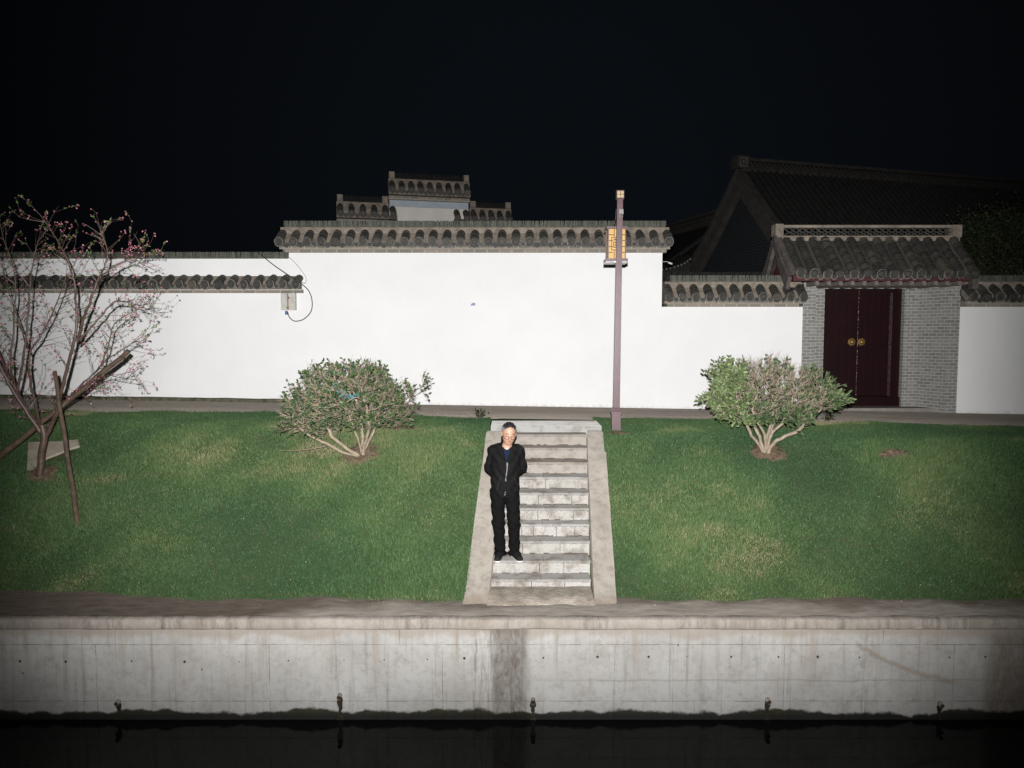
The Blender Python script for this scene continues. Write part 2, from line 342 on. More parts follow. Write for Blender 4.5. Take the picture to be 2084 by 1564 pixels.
PROP = simple('old_pole_wood', (.10, .068, .048), (.05, .034, .025), 9, .85, .2, .5)
POST = simple('maroon_post_paint', (.085, .038, .044), (.060, .027, .032), 5, .38, .5, .1)
GOLD = simple('pale_gold_paint', (.62, .50, .27), (.52, .41, .2), 9, .5, .3, .1)
AMBER = simple('amber_lantern_panel', (.46, .285, .085), (.41, .25, .07), 4, .5, .3, .0)
LINE = simple('brown_fret', (.07, .03, .02), (.05, .02, .015), 9, .5, .3, .1)
STEEL = simple('dull_steel', (.45, .44, .44), (.22, .21, .21), 14, .25, .5, .1, metal=.7)
PALE = simple('pale_grey_plastic', (.48, .47, .44), (.36, .345, .31), 12, .5, .3, .1)
RUST = simple('rust_brown', (.24, .13, .06), (.14, .08, .05), 30, .8, .2, .2)
BLUE = simple('blue_plastic', (.10, .15, .33), (.07, .10, .22), 12, .5, .3, .1)
TEAL = simple('teal_plastic_bag', (.085, .19, .205), (.05, .12, .135), 12, .4, .4, .3)
BLACK = simple('black_cable', (.02, .02, .02), (.012, .012, .012), 12, .5, .3, 0)
PURPLE = simple('purple_sticker', (.30, .20, .34), (.12, .12, .30), 60, .5, .3, 0)

# ------------------------------------------------------------------ ground
def zp(x): return 1.73 - .016 * x
def sst(a, b, x):
    t = np.clip((np.asarray(x, float) - a) / (b - a), 0, 1); return t * t * (3 - 2 * t)
def y0_(x): return 8.47 + .27 * sst(3.2, 6.2, -np.asarray(x, float)) + .03 * np.sin(np.asarray(x, float) * 1.9)
def zg(x, y):
    x = np.asarray(x, float); y = np.asarray(y, float)
    up = sst(.05, .8, y - y0_(x))
    l = .655 * (y - y0_(x)) - .01 + up * (.035 * np.sin(x * 1.7 + y) + .03 * np.sin(x * .9 - y * 2.3 + 1))
    t = zp(x) - .015 + .03 * np.clip(y - 12.6, -2.5, 0)
    k = .16; h = np.clip(.5 + .5 * (t - l) / k, 0, 1)
    z = t * (1 - h) + l * h - k * h * (1 - h)
    d = np.abs(x - (.325 + .0625 * (y - 8.4)))
    return np.maximum(z, -.05) - .34 * sst(.87, .74, d) * sst(11.5, 11.35, y)
def G(px, py, Y0=8.4, Y1=14):
    """where the sight line of a photo pixel meets the bank"""
    for Y in np.arange(Y0, Y1, .01):
        p = P(px, py, Y)
        if p.z <= float(zg(p.x, p.y)): return Vector((p.x, p.y, float(zg(p.x, p.y))))
    return P(px, py, Y1)

ytop = lambda x: 12.55 + .12 * np.sin(x * 1.3) + .05 * np.sin(x * 4.1 + 1) + .35 * sst(0, 2.5, x) * sst(5, 3, x) - .25 * sst(6, 9, -np.asarray(x, float))
# far base sheet so that nothing ends in the void, then path, bank, ledge
m_ = MB(); m_.add([(-60, 12.2, 1.35), (60, 12.2, 1.35), (60, 120, 1.35), (-60, 120, 1.35)], [(0, 1, 2, 3)])
tag(m_.build('ground', BANK), kind='structure')
xs = np.linspace(-16, 16, 65); m_ = MB(); vs = []
for j, y in enumerate((12.2, 12.7, 13.6, 15, 16.2)):
    for x in xs: vs.append((x, y, float(zp(x)) - .012 * abs(y - 13.6) - (.12 if y < 12.4 else 0)))
m_.add(vs, [(j * 65 + i, j * 65 + i + 1, (j + 1) * 65 + i + 1, (j + 1) * 65 + i) for j in range(4) for i in range(64)], 0, True)
tag(m_.build('path', PATH), kind='structure')
nx, ny = 240, 60; X_, Y_ = np.meshgrid(np.linspace(-14, 14, nx), np.linspace(8.35, 12.62, ny))
Z_ = zg(X_, Y_); Z_ = np.where(Y_ > ytop(X_) + .1, zp(X_) - .14, Z_)
F_ = np.array([(j * nx + i, j * nx + i + 1, (j + 1) * nx + i + 1, (j + 1) * nx + i) for j in range(ny - 1) for i in range(nx - 1)])
tag(np_mesh('bank', np.stack([X_.ravel(), Y_.ravel(), Z_.ravel()], 1), F_, BANK, smooth=True), kind='structure')
# ledge on top of the canal wall
nx2, ny2 = 400, 14; X2, Y2 = np.meshgrid(np.linspace(-16, 16, nx2), np.linspace(8.07, 8.9, ny2))
Z2 = .008 + .012 * np.sin(X2 * 2.3) * (Y2 - 8.03) + .03 * sst(8.25, 8.6, Y2) + .008 * np.sin(X2 * 7 + Y2 * 5)
F2 = np.array([(j * nx2 + i, j * nx2 + i + 1, (j + 1) * nx2 + i + 1, (j + 1) * nx2 + i) for j in range(ny2 - 1) for i in range(nx2 - 1)])
tag(np_mesh('ledge', np.stack([X2.ravel(), Y2.ravel(), Z2.ravel()], 1), F2, LEDGE, smooth=True), kind='structure')
m_ = MB(); m_.add([(-40, -30, -1.17), (40, -30, -1.17), (40, 8.04, -1.17), (-40, 8.04, -1.17)], [(0, 1, 2, 3)])
tag(m_.build('water', WATER), kind='structure')

# ------------------------------------------------------------------ canal wall
cw = empty('canal_wall', (0, 8.03, -1.2), 'long stained concrete canal wall rising from the dark water, moss along its foot', 'wall')
def rel(mb, o):  # shift world verts into parent space (no rotation)
    l = o.location; mb.v = [(a - l.x, b - l.y, c - l.z) for a, b, c in mb.v]; return mb
def part(mb, name, mats, parent, uv=True):
    """build in world coords, keep object origin at world origin so materials read world metres"""
    o = mb.build(name, mats, parent, uv); o.matrix_parent_inverse = Matrix.Translation(parent.location).inverted() if parent.rotation_euler.z == 0 else parent.matrix_basis.inverted()
    return o
m_ = MB(); m_.box(-16, 16, 8.03, 8.45, -2.2, -.02); part(m_, 'wall_face', CONC, cw)
m_ = MB()
xs = np.arange(-16, 16.01, .12)
prof = [(8.16, -.02), (8.10, .001), (8.012, -.004), (7.998, -.02), (7.995, -.10), (8.0, -.118), (8.03, -.125)]
vs = []
for x in xs:
    j = .006 * mnoise.noise(Vector((x * 1.7, 0, 0))) + .003 * mnoise.noise(Vector((x * 9, 3, 0)))
    for (y, zz) in prof: vs.append((x, y + j * (y < 8.06), zz + 1.2 * j))
k = len(prof)
m_.add(vs, [(i * k + q, i * k + q + 1, (i + 1) * k + q + 1, (i + 1) * k + q) for i in range(len(xs) - 1) for q in range(k - 1)], 0, True)
part(m_, 'lip', LIP, cw)
def disc(mb, c, r, n_=12, mi=0, ny_=-1):
    mb.add([Vector(c)] + [Vector(c) + Vector((math.cos(2 * math.pi * i / n_) * r, 0, math.sin(2 * math.pi * i / n_) * r)) for i in range(n_)], [(0, i + 1, (i + 1) % n_ + 1) for i in range(n_)], mi)
for px, py, r in ((41, 1346, .02), (134, 1347, .02), (268, 1346, .013), (376, 1347, .02), (487, 1347, .009), (587, 1345, .012), (700, 1344, .008), (782, 1343, .01), (870, 1342, .011), (945, 1340, .02), (1106, 1339, .015), (1216, 1337, .019), (1320, 1337, .019), (1380, 1313, .012), (1398, 1337, .008), (1488, 1337, .015), (1584, 1337, .014), (1664, 1337, .019), (1749, 1338, .012), (1840, 1339, .006), (1932, 1338, .013), (2005, 1337, .015), (786, 1368, .008), (788, 1403, .006), (189, 1384, .008), (47, 1370, .012), (411, 1363, .012)):
    p = P(px, py, 8.03); m_ = MB(); disc(m_, (p.x, 8.027, p.z), r * .8, 10); part(m_, 'tie_hole', HOLE, cw)
for px, py in ((237, 1432), (690, 1419), (1085, 1428), (1565, 1428), (1917, 1436)):
    p = P(px, py, 7.98); m_ = MB()
    m_.tube([(p.x, 8.06, p.z), (p.x, 7.97, p.z - .008)], .026, 12, 0, False); m_.tube([(p.x, 7.971, p.z - .008), (p.x, 8.06, p.z)], .020, 12, 1, False)
    disc(m_, (p.x, 8.02, p.z), .026, 12, 1)
    st = []
    w0 = .034
    a = [(p.x + (mnoise.noise(Vector((px, q * .9, s_ * 5))) * .02 + s_ * (w0 * (.75 + .25 * math.sin(q)))), 8.024, p.z - .02 - q * (p.z - .02 + 1.17) / 8) for q in range(9) for s_ in (-1, 1)]
    m_.add(a, [(2 * q, 2 * q + 1, 2 * q + 3, 2 * q + 2) for q in range(8)], 2)
    part(m_, 'drain_pipe', [PIPE, HOLE, SLIME], cw)

# ------------------------------------------------------------------ staircase
stair = empty('staircase', (.33, 8.83, 0), 'flight of worn granite steps between sloping cement cheek walls, cut into the grass bank', 'staircase')
RISE = .1644
nosY = {}
nos = [1180.3, 1142.8, 1102.5, 1068.9, 1036.2, 1005, 972.3, 941.4, 911.9, 885.0]
bot = [1205.8, 1166.1, 1127.2, 1090.4, 1058.2, 1026, 993.8, 963.7, 934.2, 906, 880.2]
def Yat(py, z): # distance at which pixel row py has height z
    a = math.atan((py - 782) / FPX) + PITCH; return (HC - z) / math.tan(a)
ys = []
for k in range(10): ys.append((Yat(nos[k], (k + 1) * RISE) + Yat(bot[k], k * RISE)) / 2)
ys.append(Yat(880.2, 10 * RISE))
for i in range(1, 11): ys[i] = max(ys[i], ys[i - 1] + .2)
sk = lambda y: .075 * (y - 8.83)
joints = [(.40, .74), (.50,), (.37, .76), (.35, .77), (.44, .80), (.46, .86), (.55,), (), (), ()]
splits = [(.43, .75), (.5, .74), (.32, .70), (.30, .42, .66, .85), (.46, .84), (.46, .82), (.53,), (), (), ()]
for k in range(10):
    y, yn = ys[k], ys[k + 1]; z0, z1 = k * RISE, (k + 1) * RISE
    xl, xr = -.31 + sk(y), .965 + sk(y)
    m_ = MB(); cuts = [0] + list(splits[k]) + [1]
    for a, b in zip(cuts[:-1], cuts[1:]):
        jj = random.uniform(-.004, .004); x0, x1 = xl + (xr - xl) * a + .004, xl + (xr - xl) * b - .004
        m_.box(x0, x1, y + .012 + jj, y + .1, z0 - .02, z1 - .034, 0)
    m_.box(xl, xr, y + .03, yn + .03, z0 - .04, z1 - .04, 2)
    mid = xl + (xr - xl) * (.52 + .02 * math.sin(k * 2)) if k in (0, 1, 2, 3, 4, 5, 6) else None
    segs = [(xl, xr)] if mid is None else [(xl, mid - .003), (mid + .003, xr)]
    for a, b in segs:   # tread slabs with a slightly worn nose
        ov = -.004 + random.uniform(-.003, .003); c_ = .007
        q = [(y + ov + c_, z1 - .034), (yn + .05, z1 - .034), (yn + .05, z1), (y + ov + c_, z1), (y + ov, z1 - c_), (y + ov, z1 - .034 + .004)]
        kk = 6; vs = [(a, yy, zz) for yy, zz in q] + [(b, yy, zz) for yy, zz in q]
        m_.add(vs, [tuple(range(6)), tuple(range(11, 5, -1))] + [(i, kk + i, kk + (i + 1) % kk, (i + 1) % kk) for i in range(kk)], 1)
    x = xl      # dirt gathered in the corner at the foot of the riser; dark strips paint the shadow gap under the nose
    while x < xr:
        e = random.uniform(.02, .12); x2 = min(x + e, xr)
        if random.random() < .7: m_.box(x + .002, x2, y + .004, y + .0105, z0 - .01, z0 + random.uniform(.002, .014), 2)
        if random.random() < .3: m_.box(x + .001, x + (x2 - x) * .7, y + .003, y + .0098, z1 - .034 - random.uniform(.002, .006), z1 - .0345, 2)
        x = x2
    part(m_, 'step', [GRAN if k < 7 else GRAN2, SLABG if k < 7 else SLABP, JOINT_SHADE], stair)
y = ys[10]; m_ = MB()
LANDG = granite('landing_granite', (.40, .40, .385), (.30, .295, .285), (.22, .20, .175))
m_.box(-.52 + sk(y), 1.20 + sk(y), y, y + .75, 1.56, 1.737); part(m_, 'landing_slab', LANDG, stair)
def cheek(name, xo_b, xi_b, xo_t, xi_t, ya, yb, dz=.03):
    m_ = MB(); N = 24; vs = []
    for i in range(N + 1):
        t = i / N; yy = ya + (yb - ya) * t; zz = max(.0, .663 * (yy - 8.45)) + dz
        xo = xo_b + (xo_t - xo_b) * t; xi = xi_b + (xi_t - xi_b) * t
        j = .008 * mnoise.noise(Vector((yy * 3, xo, 0))); jz = .006 * mnoise.noise(Vector((yy * 4, 7, 0)))
        sg = 1 if xi > xo else -1
        zz = min(zz, 1.70)
        for a, b in ((xo + j, -.5), (xo + j, -.015), (xo + sg * .02 + j, 0), (xi - sg * .012, 0), (xi, -.012), (xi, -.5)): vs.append((a, yy, zz + b + (jz if b > -.4 else 0)))
    fs = [(i * 6 + q, i * 6 + q + 1, (i + 1) * 6 + q + 1, (i + 1) * 6 + q) for i in range(N) for q in range(5)]
    fs += [tuple(range(6)), tuple(N * 6 + q for q in range(6))]
    m_.add(vs, fs); part(m_, name, CEMENT, stair)
cheek('cheek_wall', -.575, -.29, -.375, -.075, 8.40, 11.12)
cheek('cheek_wall', 1.225, .965, 1.365, 1.10, 8.40, 10.62)
cheek('cheek_wall', 1.35, 1.10, 1.38, 1.15, 10.63, 11.2, .005)
m_ = MB()   # cement footing sloping from the lowest riser to the ledge
vs = []
for i in range(13):
    x = -.29 + 1.25 * i / 12
    for yy, zz in ((8.90, .075), (8.74, .072), (8.60, .07), (8.42, .052), (8.36, .02)): vs.append((x, yy, zz + .012 * mnoise.noise(Vector((x * 4, yy * 6, 0)))))
m_.add(vs, [(i * 5 + q, i * 5 + q + 1, (i + 1) * 5 + q + 1, (i + 1) * 5 + q) for i in range(12) for q in range(4)], 0, True)
part(m_, 'footing', simple('dusty_footing', (.40, .355, .30), (.22, .19, .155), 6, .95, .05, .8, dist=.02), stair)

# ------------------------------------------------------------------ tiled walls
def cover(mb, a, b, side, r, nseg, mi=0, half=math.pi, jit=.004, disc_end=True, rim=1):
    """a column of overlapping half-round tiles from a (top) to b (eave)"""
    a, b, side = Vector(a), Vector(b), Vector(side).normalized(); ax = (b - a); L = ax.length; ax.normalize(); up = side.cross(ax)
    if up.z < 0: up = -up
    n_ = 8
    for k in range(nseg):
        t0, t1 = k / nseg, min(1.0, (k + 1.12) / nseg) if k < nseg - 1 else 1.0
        j = Vector((random.uniform(-jit, jit), random.uniform(-jit, jit), random.uniform(-jit, jit)))
        vs = []
        for t, rr_ in ((t0, r * .84), (t1, r), (t1, r - .014)):
            c_ = a + ax * L * t + j
            for q in range(n_ + 1):
                th = math.pi * q / n_; vs.append(c_ + side * math.cos(th) * rr_ + up * math.sin(th) * rr_)
        w_ = n_ + 1
        mb.add(vs, [(q, q + 1, w_ + q + 1, w_ + q) for q in range(n_)] + [(w_ + q, w_ + q + 1, 2 * w_ + q + 1, 2 * w_ + q) for q in range(n_)], mi, False)
    if disc_end:
        f = (ax * .35 + Vector(((ax.x), (ax.y), 0)).normalized() * .65).normalized() if abs(ax.z) < .99 else ax
        s2 = side; u2 = s2.cross(f); u2 = u2 if u2.z > 0 else -u2
        c0 = b + f * .012 + up * .004; k = 16; vs = []
        rr2 = r * .98
        for (rad, off) in ((rr2, -.02), (rr2, .01), (rr2 - .012, .012), (rr2 - .016, .0), (r * .5, .0), (r * .45, .008), (r * .2, .008), (.001, .008)):
            for q in range(k):
                th = 2 * math.pi * q / k
                pu = math.sin(th) * rad; pu = pu if pu > 0 else pu * 1.12
                vs.append(c0 + s2 * math.cos(th) * rad + u2 * pu + f * off)
        for ring in range(7):
            mb.add([vs[ring * k + q] for q in range(k)] + [vs[(ring + 1) * k + q] for q in range(k)],
                   [(q, (q + 1) % k, k + (q + 1) % k, k + q) for q in range(k)], rim if ring == 1 and random.random() < .75 else mi)
def pan(mb, a, b, side, r, mi=0, drip=True, rim=1):
    a, b, side = Vector(a), Vector(b), Vector(side).normalized(); ax = (b - a); L = ax.length; ax.normalize(); up = side.cross(ax)
    if up.z < 0: up = -up
    n_ = 6; vs = []
    for t in (0, 1):
        for q in range(n_ + 1):
            th = math.pi * q / n_; vs.append(a + ax * L * t + side * math.cos(th) * r - up * math.sin(th) * r * .55)
    mb.add(vs, [(q, q + 1, n_ + 2 + q, n_ + 1 + q) for q in range(n_)], mi)
    if drip:
        f = Vector((ax.x, ax.y, 0)).normalized(); c0 = b + f * .01; dn = Vector((0, 0, -1))
        out = [(-1.0, -.1), (-.98, .3), (-.75, .85), (-.35, 1.2), (0, 1.38), (.35, 1.2), (.75, .85), (.98, .3), (1.0, -.1)]
        inn = [(x_ * .8, z_ * .8) for x_, z_ in out]
        A = [c0 + side * x_ * r + dn * z_ * r for x_, z_ in out]; B = [c0 + side * x_ * r + dn * z_ * r for x_, z_ in inn]
        A2 = [p + f * .014 for p in A]; B2 = [p + f * .014 for p in B]
        k = len(out)
        mb.add(A2 + B2, [(i, i + 1, k + i + 1, k + i) for i in range(k - 1)], rim if random.random() < .6 else mi)
        mb.add(A + A2, [(i, i + 1, k + i + 1, k + i) for i in range(k - 1)], mi)
        mb.add(B + [c0], [(i, i + 1, k) for i in range(k - 1)], mi)
def slats(mb, x0, x1, y, hy, z0, z1, wd=.028, mi=0, zj=.004, wob=.0):
    x = x0
    while x < x1:
        w_ = wd * random.uniform(.7, 1.3); h = random.uniform(-zj, zj) * .6; t = random.uniform(-.12, .12) * (z1 - z0)
        xe = min(x + w_ * .95, x1); dy = random.uniform(-.006, .006); bz = wob * math.sin(x * .9) * .5
        mb.hexa([(x, y - hy + dy, z0 + bz), (xe, y - hy + dy, z0 + bz), (xe, y + hy, z0 + bz), (x, y + hy, z0 + bz), (x + t, y - hy + dy, z1 + h + bz), (xe + t, y - hy + dy, z1 + h + bz), (xe + t, y + hy, z1 + h + bz), (x + t, y + hy, z1 + h + bz)], mi)
        x += w_
def coping(par, x0, x1, yf, zb, thick, sp=.27, over=.17, ridge=True, nseg=4, r=.094, phase=0, S=1.0, ends=(1, 1)):
    """brick corbel, two tile slopes, mortar bed and slatted ridge on top of a wall whose front face is at yf"""
    yc = yf + thick / 2; X0, X1 = x0 - over * ends[0], x1 + over * ends[1]
    m = MB(); m.box(X0 + .10 * ends[0], X1 - .10 * ends[1], yf - .05 * S, yf + thick + .05 * S, zb, zb + .062 * S); m.box(X0 + .04 * ends[0], X1 - .04 * ends[1], yf - .10 * S, yf + thick + .10 * S, zb + .064 * S, zb + .115 * S)
    part(m, 'corbel_bricks', CORBEL, par)
    m = MB(); e = .24 * S; zt = zb + .40 * S; ze = zb + .125 * S   # mortar body below tiles
    for x_a, x_b in ((X0 + .05 * ends[0], X1 - .05 * ends[1]),):
        pts = [(yf - e, ze), (yf + thick + e, ze), (yf + thick + .04, zt - .02), (yf + thick + .04, zb + .5 * S), (yf - .04, zb + .5 * S), (yf - .04, zt - .02)]
        kk = 6; m.add([(x_a, a_, b_) for a_, b_ in pts] + [(x_b, a_, b_) for a_, b_ in pts], [tuple(range(6))[::-1], tuple(range(6, 12))] + [(i, (i + 1) % 6, 6 + (i + 1) % 6, 6 + i) for i in range(6)])
    part(m, 'mortar_bed', MORTAR, par)
    m = MB(); N = max(1, round((X1 - X0 - 2 * r) / sp)); stp = (X1 - X0 - 2 * r) / N
    for i in range(N + 1):
        x = X0 + r + i * stp
        for s_, yy in ((-1, yf), (1, yf + thick)):
            a = (x, yy - s_ * -.02 * 0 + s_ * -.02, zb + .40 * S); b = (x + random.uniform(-.008, .008), yy + s_ * .27 * S, zb + (.185 + random.uniform(-.006, .006)) * S)
            cover(m, a, b, (1, 0, 0), r * S ** .3, nseg, disc_end=(s_ < 0), half=0)
            if i < N:
                pan(m, (x + stp / 2, yy - s_ * .0, zb + .33 * S), (x + stp / 2, yy + s_ * .262 * S, zb + (.165 + random.uniform(-.006, .006)) * S), (1, 0, 0), .068, drip=(s_ < 0))
    part(m, 'roof_tiles', [TILE, TILE_RIM], par)
    if ridge:
        m = MB(); slats(m, X0 + .16 * ends[0], X1 - .16 * ends[1], yc, thick / 2 + .055, zb + .502 * S, zb + .625 * S)
        part(m, 'ridge_cap', SLAT, par)
D = 14.9
def Z(py, Y=D): return P(1042, py, Y).z
def X(px, py, Y=D): return P(px, py, Y).x
# central tall wall
xL, xR = X(587, 600), X(1347, 600)
cwz = Z(515); wc = empty('courtyard_wall', ((xL + xR) / 2, D, 1.6), 'tall white plastered courtyard wall behind the lamp post, highest of the front walls, with grey tiled coping', 'wall')
m_ = MB(); m_.box(xL, xR, D, D + .34, 1.3, cwz); part(m_, 'plaster_wall', PLASTER, wc)
coping(wc, xL, xR, D, cwz, .34)
m_ = MB(); zt = cwz + .5
for s_, xe in ((1, xL - .03), (-1, xR + .03)):   # block ends of the ridge
    m_.box(min(xe, xe + s_ * .16), max(xe, xe + s_ * .16), D - .03, D + .37, zt - .14, zt + .02, 0)
    m_.box(min(xe - s_ * .03, xe + s_ * .07), max(xe - s_ * .03, xe + s_ * .07), D - .02, D + .36, zt + .022, zt + .13, 1)
part(m_, 'ridge_end', [MORTAR, TILE], wc)
m_ = MB(); p = P(962, 619.5, D); m_.add([(p.x - .05, D - .004, p.z - .028), (p.x + .05, D - .004, p.z - .028), (p.x + .05, D - .004, p.z + .026), (p.x - .012, D - .004, p.z + .022)], [(0, 1, 2, 3)])
tag(m_.build('sticker', PURPLE), 'torn purple paper scrap stuck on the tall white wall', 'sticker')
# left lower wall, two tiers
wl_ = empty('courtyard_wall', (-7, D, 1.8), 'long two-tier white wall on the left behind the blossoming tree, with a tiled pent coping below its dark top edge', 'wall')
zt = Z(527); m_ = MB(); m_.box(-16, xL - .0004, D + .0006, D + .33, 1.3, zt); part(m_, 'plaster_wall', PLASTER, wl_)
m_ = MB(); slats(m_, -16, xL + .02, D + .16, .24, zt + .002, zt + .125, .03); part(m_, 'ridge_cap', SLAT, wl_)
zb = Z(597); x1 = X(614, 580, D - .2); m_ = MB(); m_.box(-16, x1 - .02, D - .08, D - .003, zb, zb + .07); part(m_, 'corbel_bricks', CORBEL, wl_)
m_ = MB(); pts = [(D - .22, zb + .08), (D - .004, zb + .08), (D - .004, zb + .34), (D - .04, zb + .33)]
m_.add([(a, b, c_) for a in (-16, x1 - .05) for b, c_ in pts], [(3, 2, 1, 0), (4, 5, 6, 7)] + [(i, (i + 1) % 4, 4 + (i + 1) % 4, 4 + i) for i in range(4)]); part(m_, 'mortar_bed', MORTAR, wl_)
m_ = MB(); x = x1 - .09
while x > -11.5:
    cover(m_, (x, D - .02, zb + .30), (x + random.uniform(-.008, .008), D - .27, zb + .16 + random.uniform(-.006, .006)), (1, 0, 0), .092, 3)
    pan(m_, (x - .128, D - .01, zb + .24), (x - .128, D - .262, zb + .15), (1, 0, 0), .064); x -= .256
part(m_, 'roof_tiles', [TILE, TILE_RIM], wl_)
m_ = MB(); x = -9.2   # mossy plinth strip at its foot
vs = []
for i in range(60):
    x = -15 + i * .2; j = .02 * mnoise.noise(Vector((x * 2, 1, 0)))
    for yy, zz in ((D - .10 + j, -.02), (D - .085 + j, .075 + j), (D - .002, .085 + j)): vs.append((x, yy, zp(x) + zz - .03))
m_.add(vs, [(i * 3 + q, (i + 1) * 3 + q, (i + 1) * 3 + q + 1, i * 3 + q + 1) for i in range(59) for q in range(2)])
PLINTH = simple('mossy_plinth', (.12, .11, .08), (.045, .048, .03), 9, .95, .05, .6); part(m_, 'plinth', PLINTH, wl_)
# right low walls either side of the gate
zr = Z(625)
for k, (xa, xb, lab, en) in enumerate(((xR + .001, X(1632, 700), 'low white wall between the tall wall and the brick gatehouse, its coping of round grey tiles', (0, 0)), (X(1951, 700), 16, 'low white wall running off to the right of the brick gatehouse', (0, 0)))):
    wr = empty('courtyard_wall', ((xa + xb) / 2, D, 1.6), lab, 'wall')
    yy = D + .002
    m_ = MB(); m_.box(xa, xb, yy, yy + .3, 1.2, zr); part(m_, 'plaster_wall', PLASTER, wr)
    coping(wr, xa + .0, xb - .0, yy, zr, .3, sp=.262, over=.0, nseg=4)

# ------------------------------------------------------------------ gatehouse
gate = empty('gatehouse', (7.3, 15.2, 1.6), 'grey brick gatehouse with tiled roof and dark red double door, right of the low wall', 'gatehouse')
yD = 15.45
ox0, ox1 = X(1676, 700, yD), X(1838, 700, yD); zdt = Z(588, yD); zeave = 4.2
pl0, pl1 = X(1632, 700), X(1657, 700); pr0, pr1 = X(1925, 700, D), X(1950, 700, D); jr = X(1868, 700, yD)
m_ = MB()
m_.hexa([(pl0, D - .02, 1.4), (pl1, D - .02, 1.4), (pl1 + .16, yD, 1.4), (pl0, yD + .3, 1.4), (pl0, D - .02, zeave), (pl1, D - .02, zeave), (pl1 + .16, yD, zeave), (pl0, yD + .3, zeave)])
m_.hexa([(pr0, D - .02, 1.4), (pr1, D - .02, 1.4), (pr1, yD + .3, 1.4), (jr, yD, 1.4), (pr0, D - .02, zeave), (pr1, D - .02, zeave), (pr1, yD + .3, zeave), (jr, yD, zeave)])
m_.box(pl1 + .10, ox0, yD, yD + .3, 1.4, zeave - .002); m_.box(ox1, jr + .05, yD + .001, yD + .3, 1.4, zeave - .001)
m_.box(ox0 - .001, ox1 + .001, yD + .003, yD + .3, zdt, zeave - .003)
part(m_, 'brick_wall', BRICK, gate)
m_ = MB(); m_.box(pl1 - .1, pr0 + .05, D + .15, yD + .5, 1.3, 1.655); part(m_, 'stone_sill', simple('sill_stone', (.23, .21, .19), (.17, .155, .135), 6), gate)
yd = yD + .15; xm = (X(1745, 700, yd)); z0 = 1.655; zth = Z(807, yd)
xfr = X(1812, 700, yd)
for a, b, kx in ((ox0 + .002, xm - .006, 1733), (xm + .006, xfr, 1753)):
    m_ = MB(); m_.box(a, b, yd, yd + .05, zth + .01, zdt - .012)
    for q in range(1, 5):
        xx = a + (b - a) * q / 5; m_.box(xx - .002, xx + .002, yd - .003, yd + .001, zth + .02, zdt - .02, 1)
    leaf_ = part(m_, 'door', [DOOR, simple('door_plank_joint', (.009, .002, .003), None, 5)], gate)
    p = P(kx, 696.5, yd); m_ = MB(); hx = []
    for q in range(6): th = math.pi * q / 3 + .3; hx.append((math.cos(th), math.sin(th)))
    for (r0, o0, r1, o1) in ((.088, 0, .082, .012), (.082, .012, .04, .016)):
        m_.add([(p.x + a_ * r0, yd - o0, p.z + b_ * r0) for a_, b_ in hx] + [(p.x + a_ * r1, yd - o1, p.z + b_ * r1) for a_, b_ in hx], [(i, (i + 1) % 6, 6 + (i + 1) % 6, 6 + i) for i in range(6)])
    m_.tube([(p.x, yd - .012, p.z), (p.x, yd - .03, p.z), (p.x, yd - .05, p.z), (p.x, yd - .058, p.z)], [.045, .042, .028, .012], 14)
    kn = m_.build('handle', BRASS, leaf_)
m_ = MB(); m_.box(xm - .004, xm + .004, yd - .004, yd + .03, zth + .01, zdt - .02); part(m_, 'door_seam', SEAM, gate)
m_ = MB(); m_.box(xfr + .003, ox1 - .001, yd - .035, yd + .06, z0, zdt - .002, 0)
m_.box(xfr - .03, xfr + .002, yd - .02, yd - .001, zth, zdt - .08, 1)  # lighter purple strip paints a reflection onto the right leaf
part(m_, 'door_frame', [DOOR, simple('glossy_reflection_strip', (.06, .03, .045), (.02, .008, .012), 12, .25, .6, .2)], gate)
m_ = MB(); m_.box(ox0 + .001, X(1800, 815, yd), yd - .06, yd + .04, z0 + .001, zth); m_.box(X(1800, 815, yd) + .006, ox1 - .003, yd - .09, yd + .04, z0 + .001, zth - .004); part(m_, 'threshold', DOOR, gate)
# roof of the gatehouse
gx0, gx1 = 5.33, 9.06; ye, yr_, yb_ = 14.35, 15.2, 16.05; zr_ = Z(487, 15.2)
m_ = MB()
pts = [(ye + .03, zeave + .01), (yb_ - .03, zeave + .01), (yr_, zr_ - .10)]
m_.add([(a, b, c_) for a in (gx0 + .22, gx1 - .1) for b, c_ in pts], [(2, 1, 0), (3, 4, 5), (0, 1, 4, 3), (1, 2, 5, 4), (2, 0, 3, 5)])
part(m_, 'roof_body', RED, gate)
m_ = MB()   # pale panel and mould inside the gable
m_.add([(gx0 + .215, yr_ - .40, zeave + .03), (gx0 + .215, yr_ + .42, zeave + .03), (gx0 + .215, yr_ + .2, zeave + .16), (gx0 + .215, yr_ - .2, zeave + .16)], [(0, 1, 2, 3)])
part(m_, 'gable_panel', simple('pale_panel', (.30, .29, .30), (.2, .2, .21), 6), gate)
GBARGE = simple('dark_bargeboard', (.095, .083, .075), (.055, .048, .046), 8)
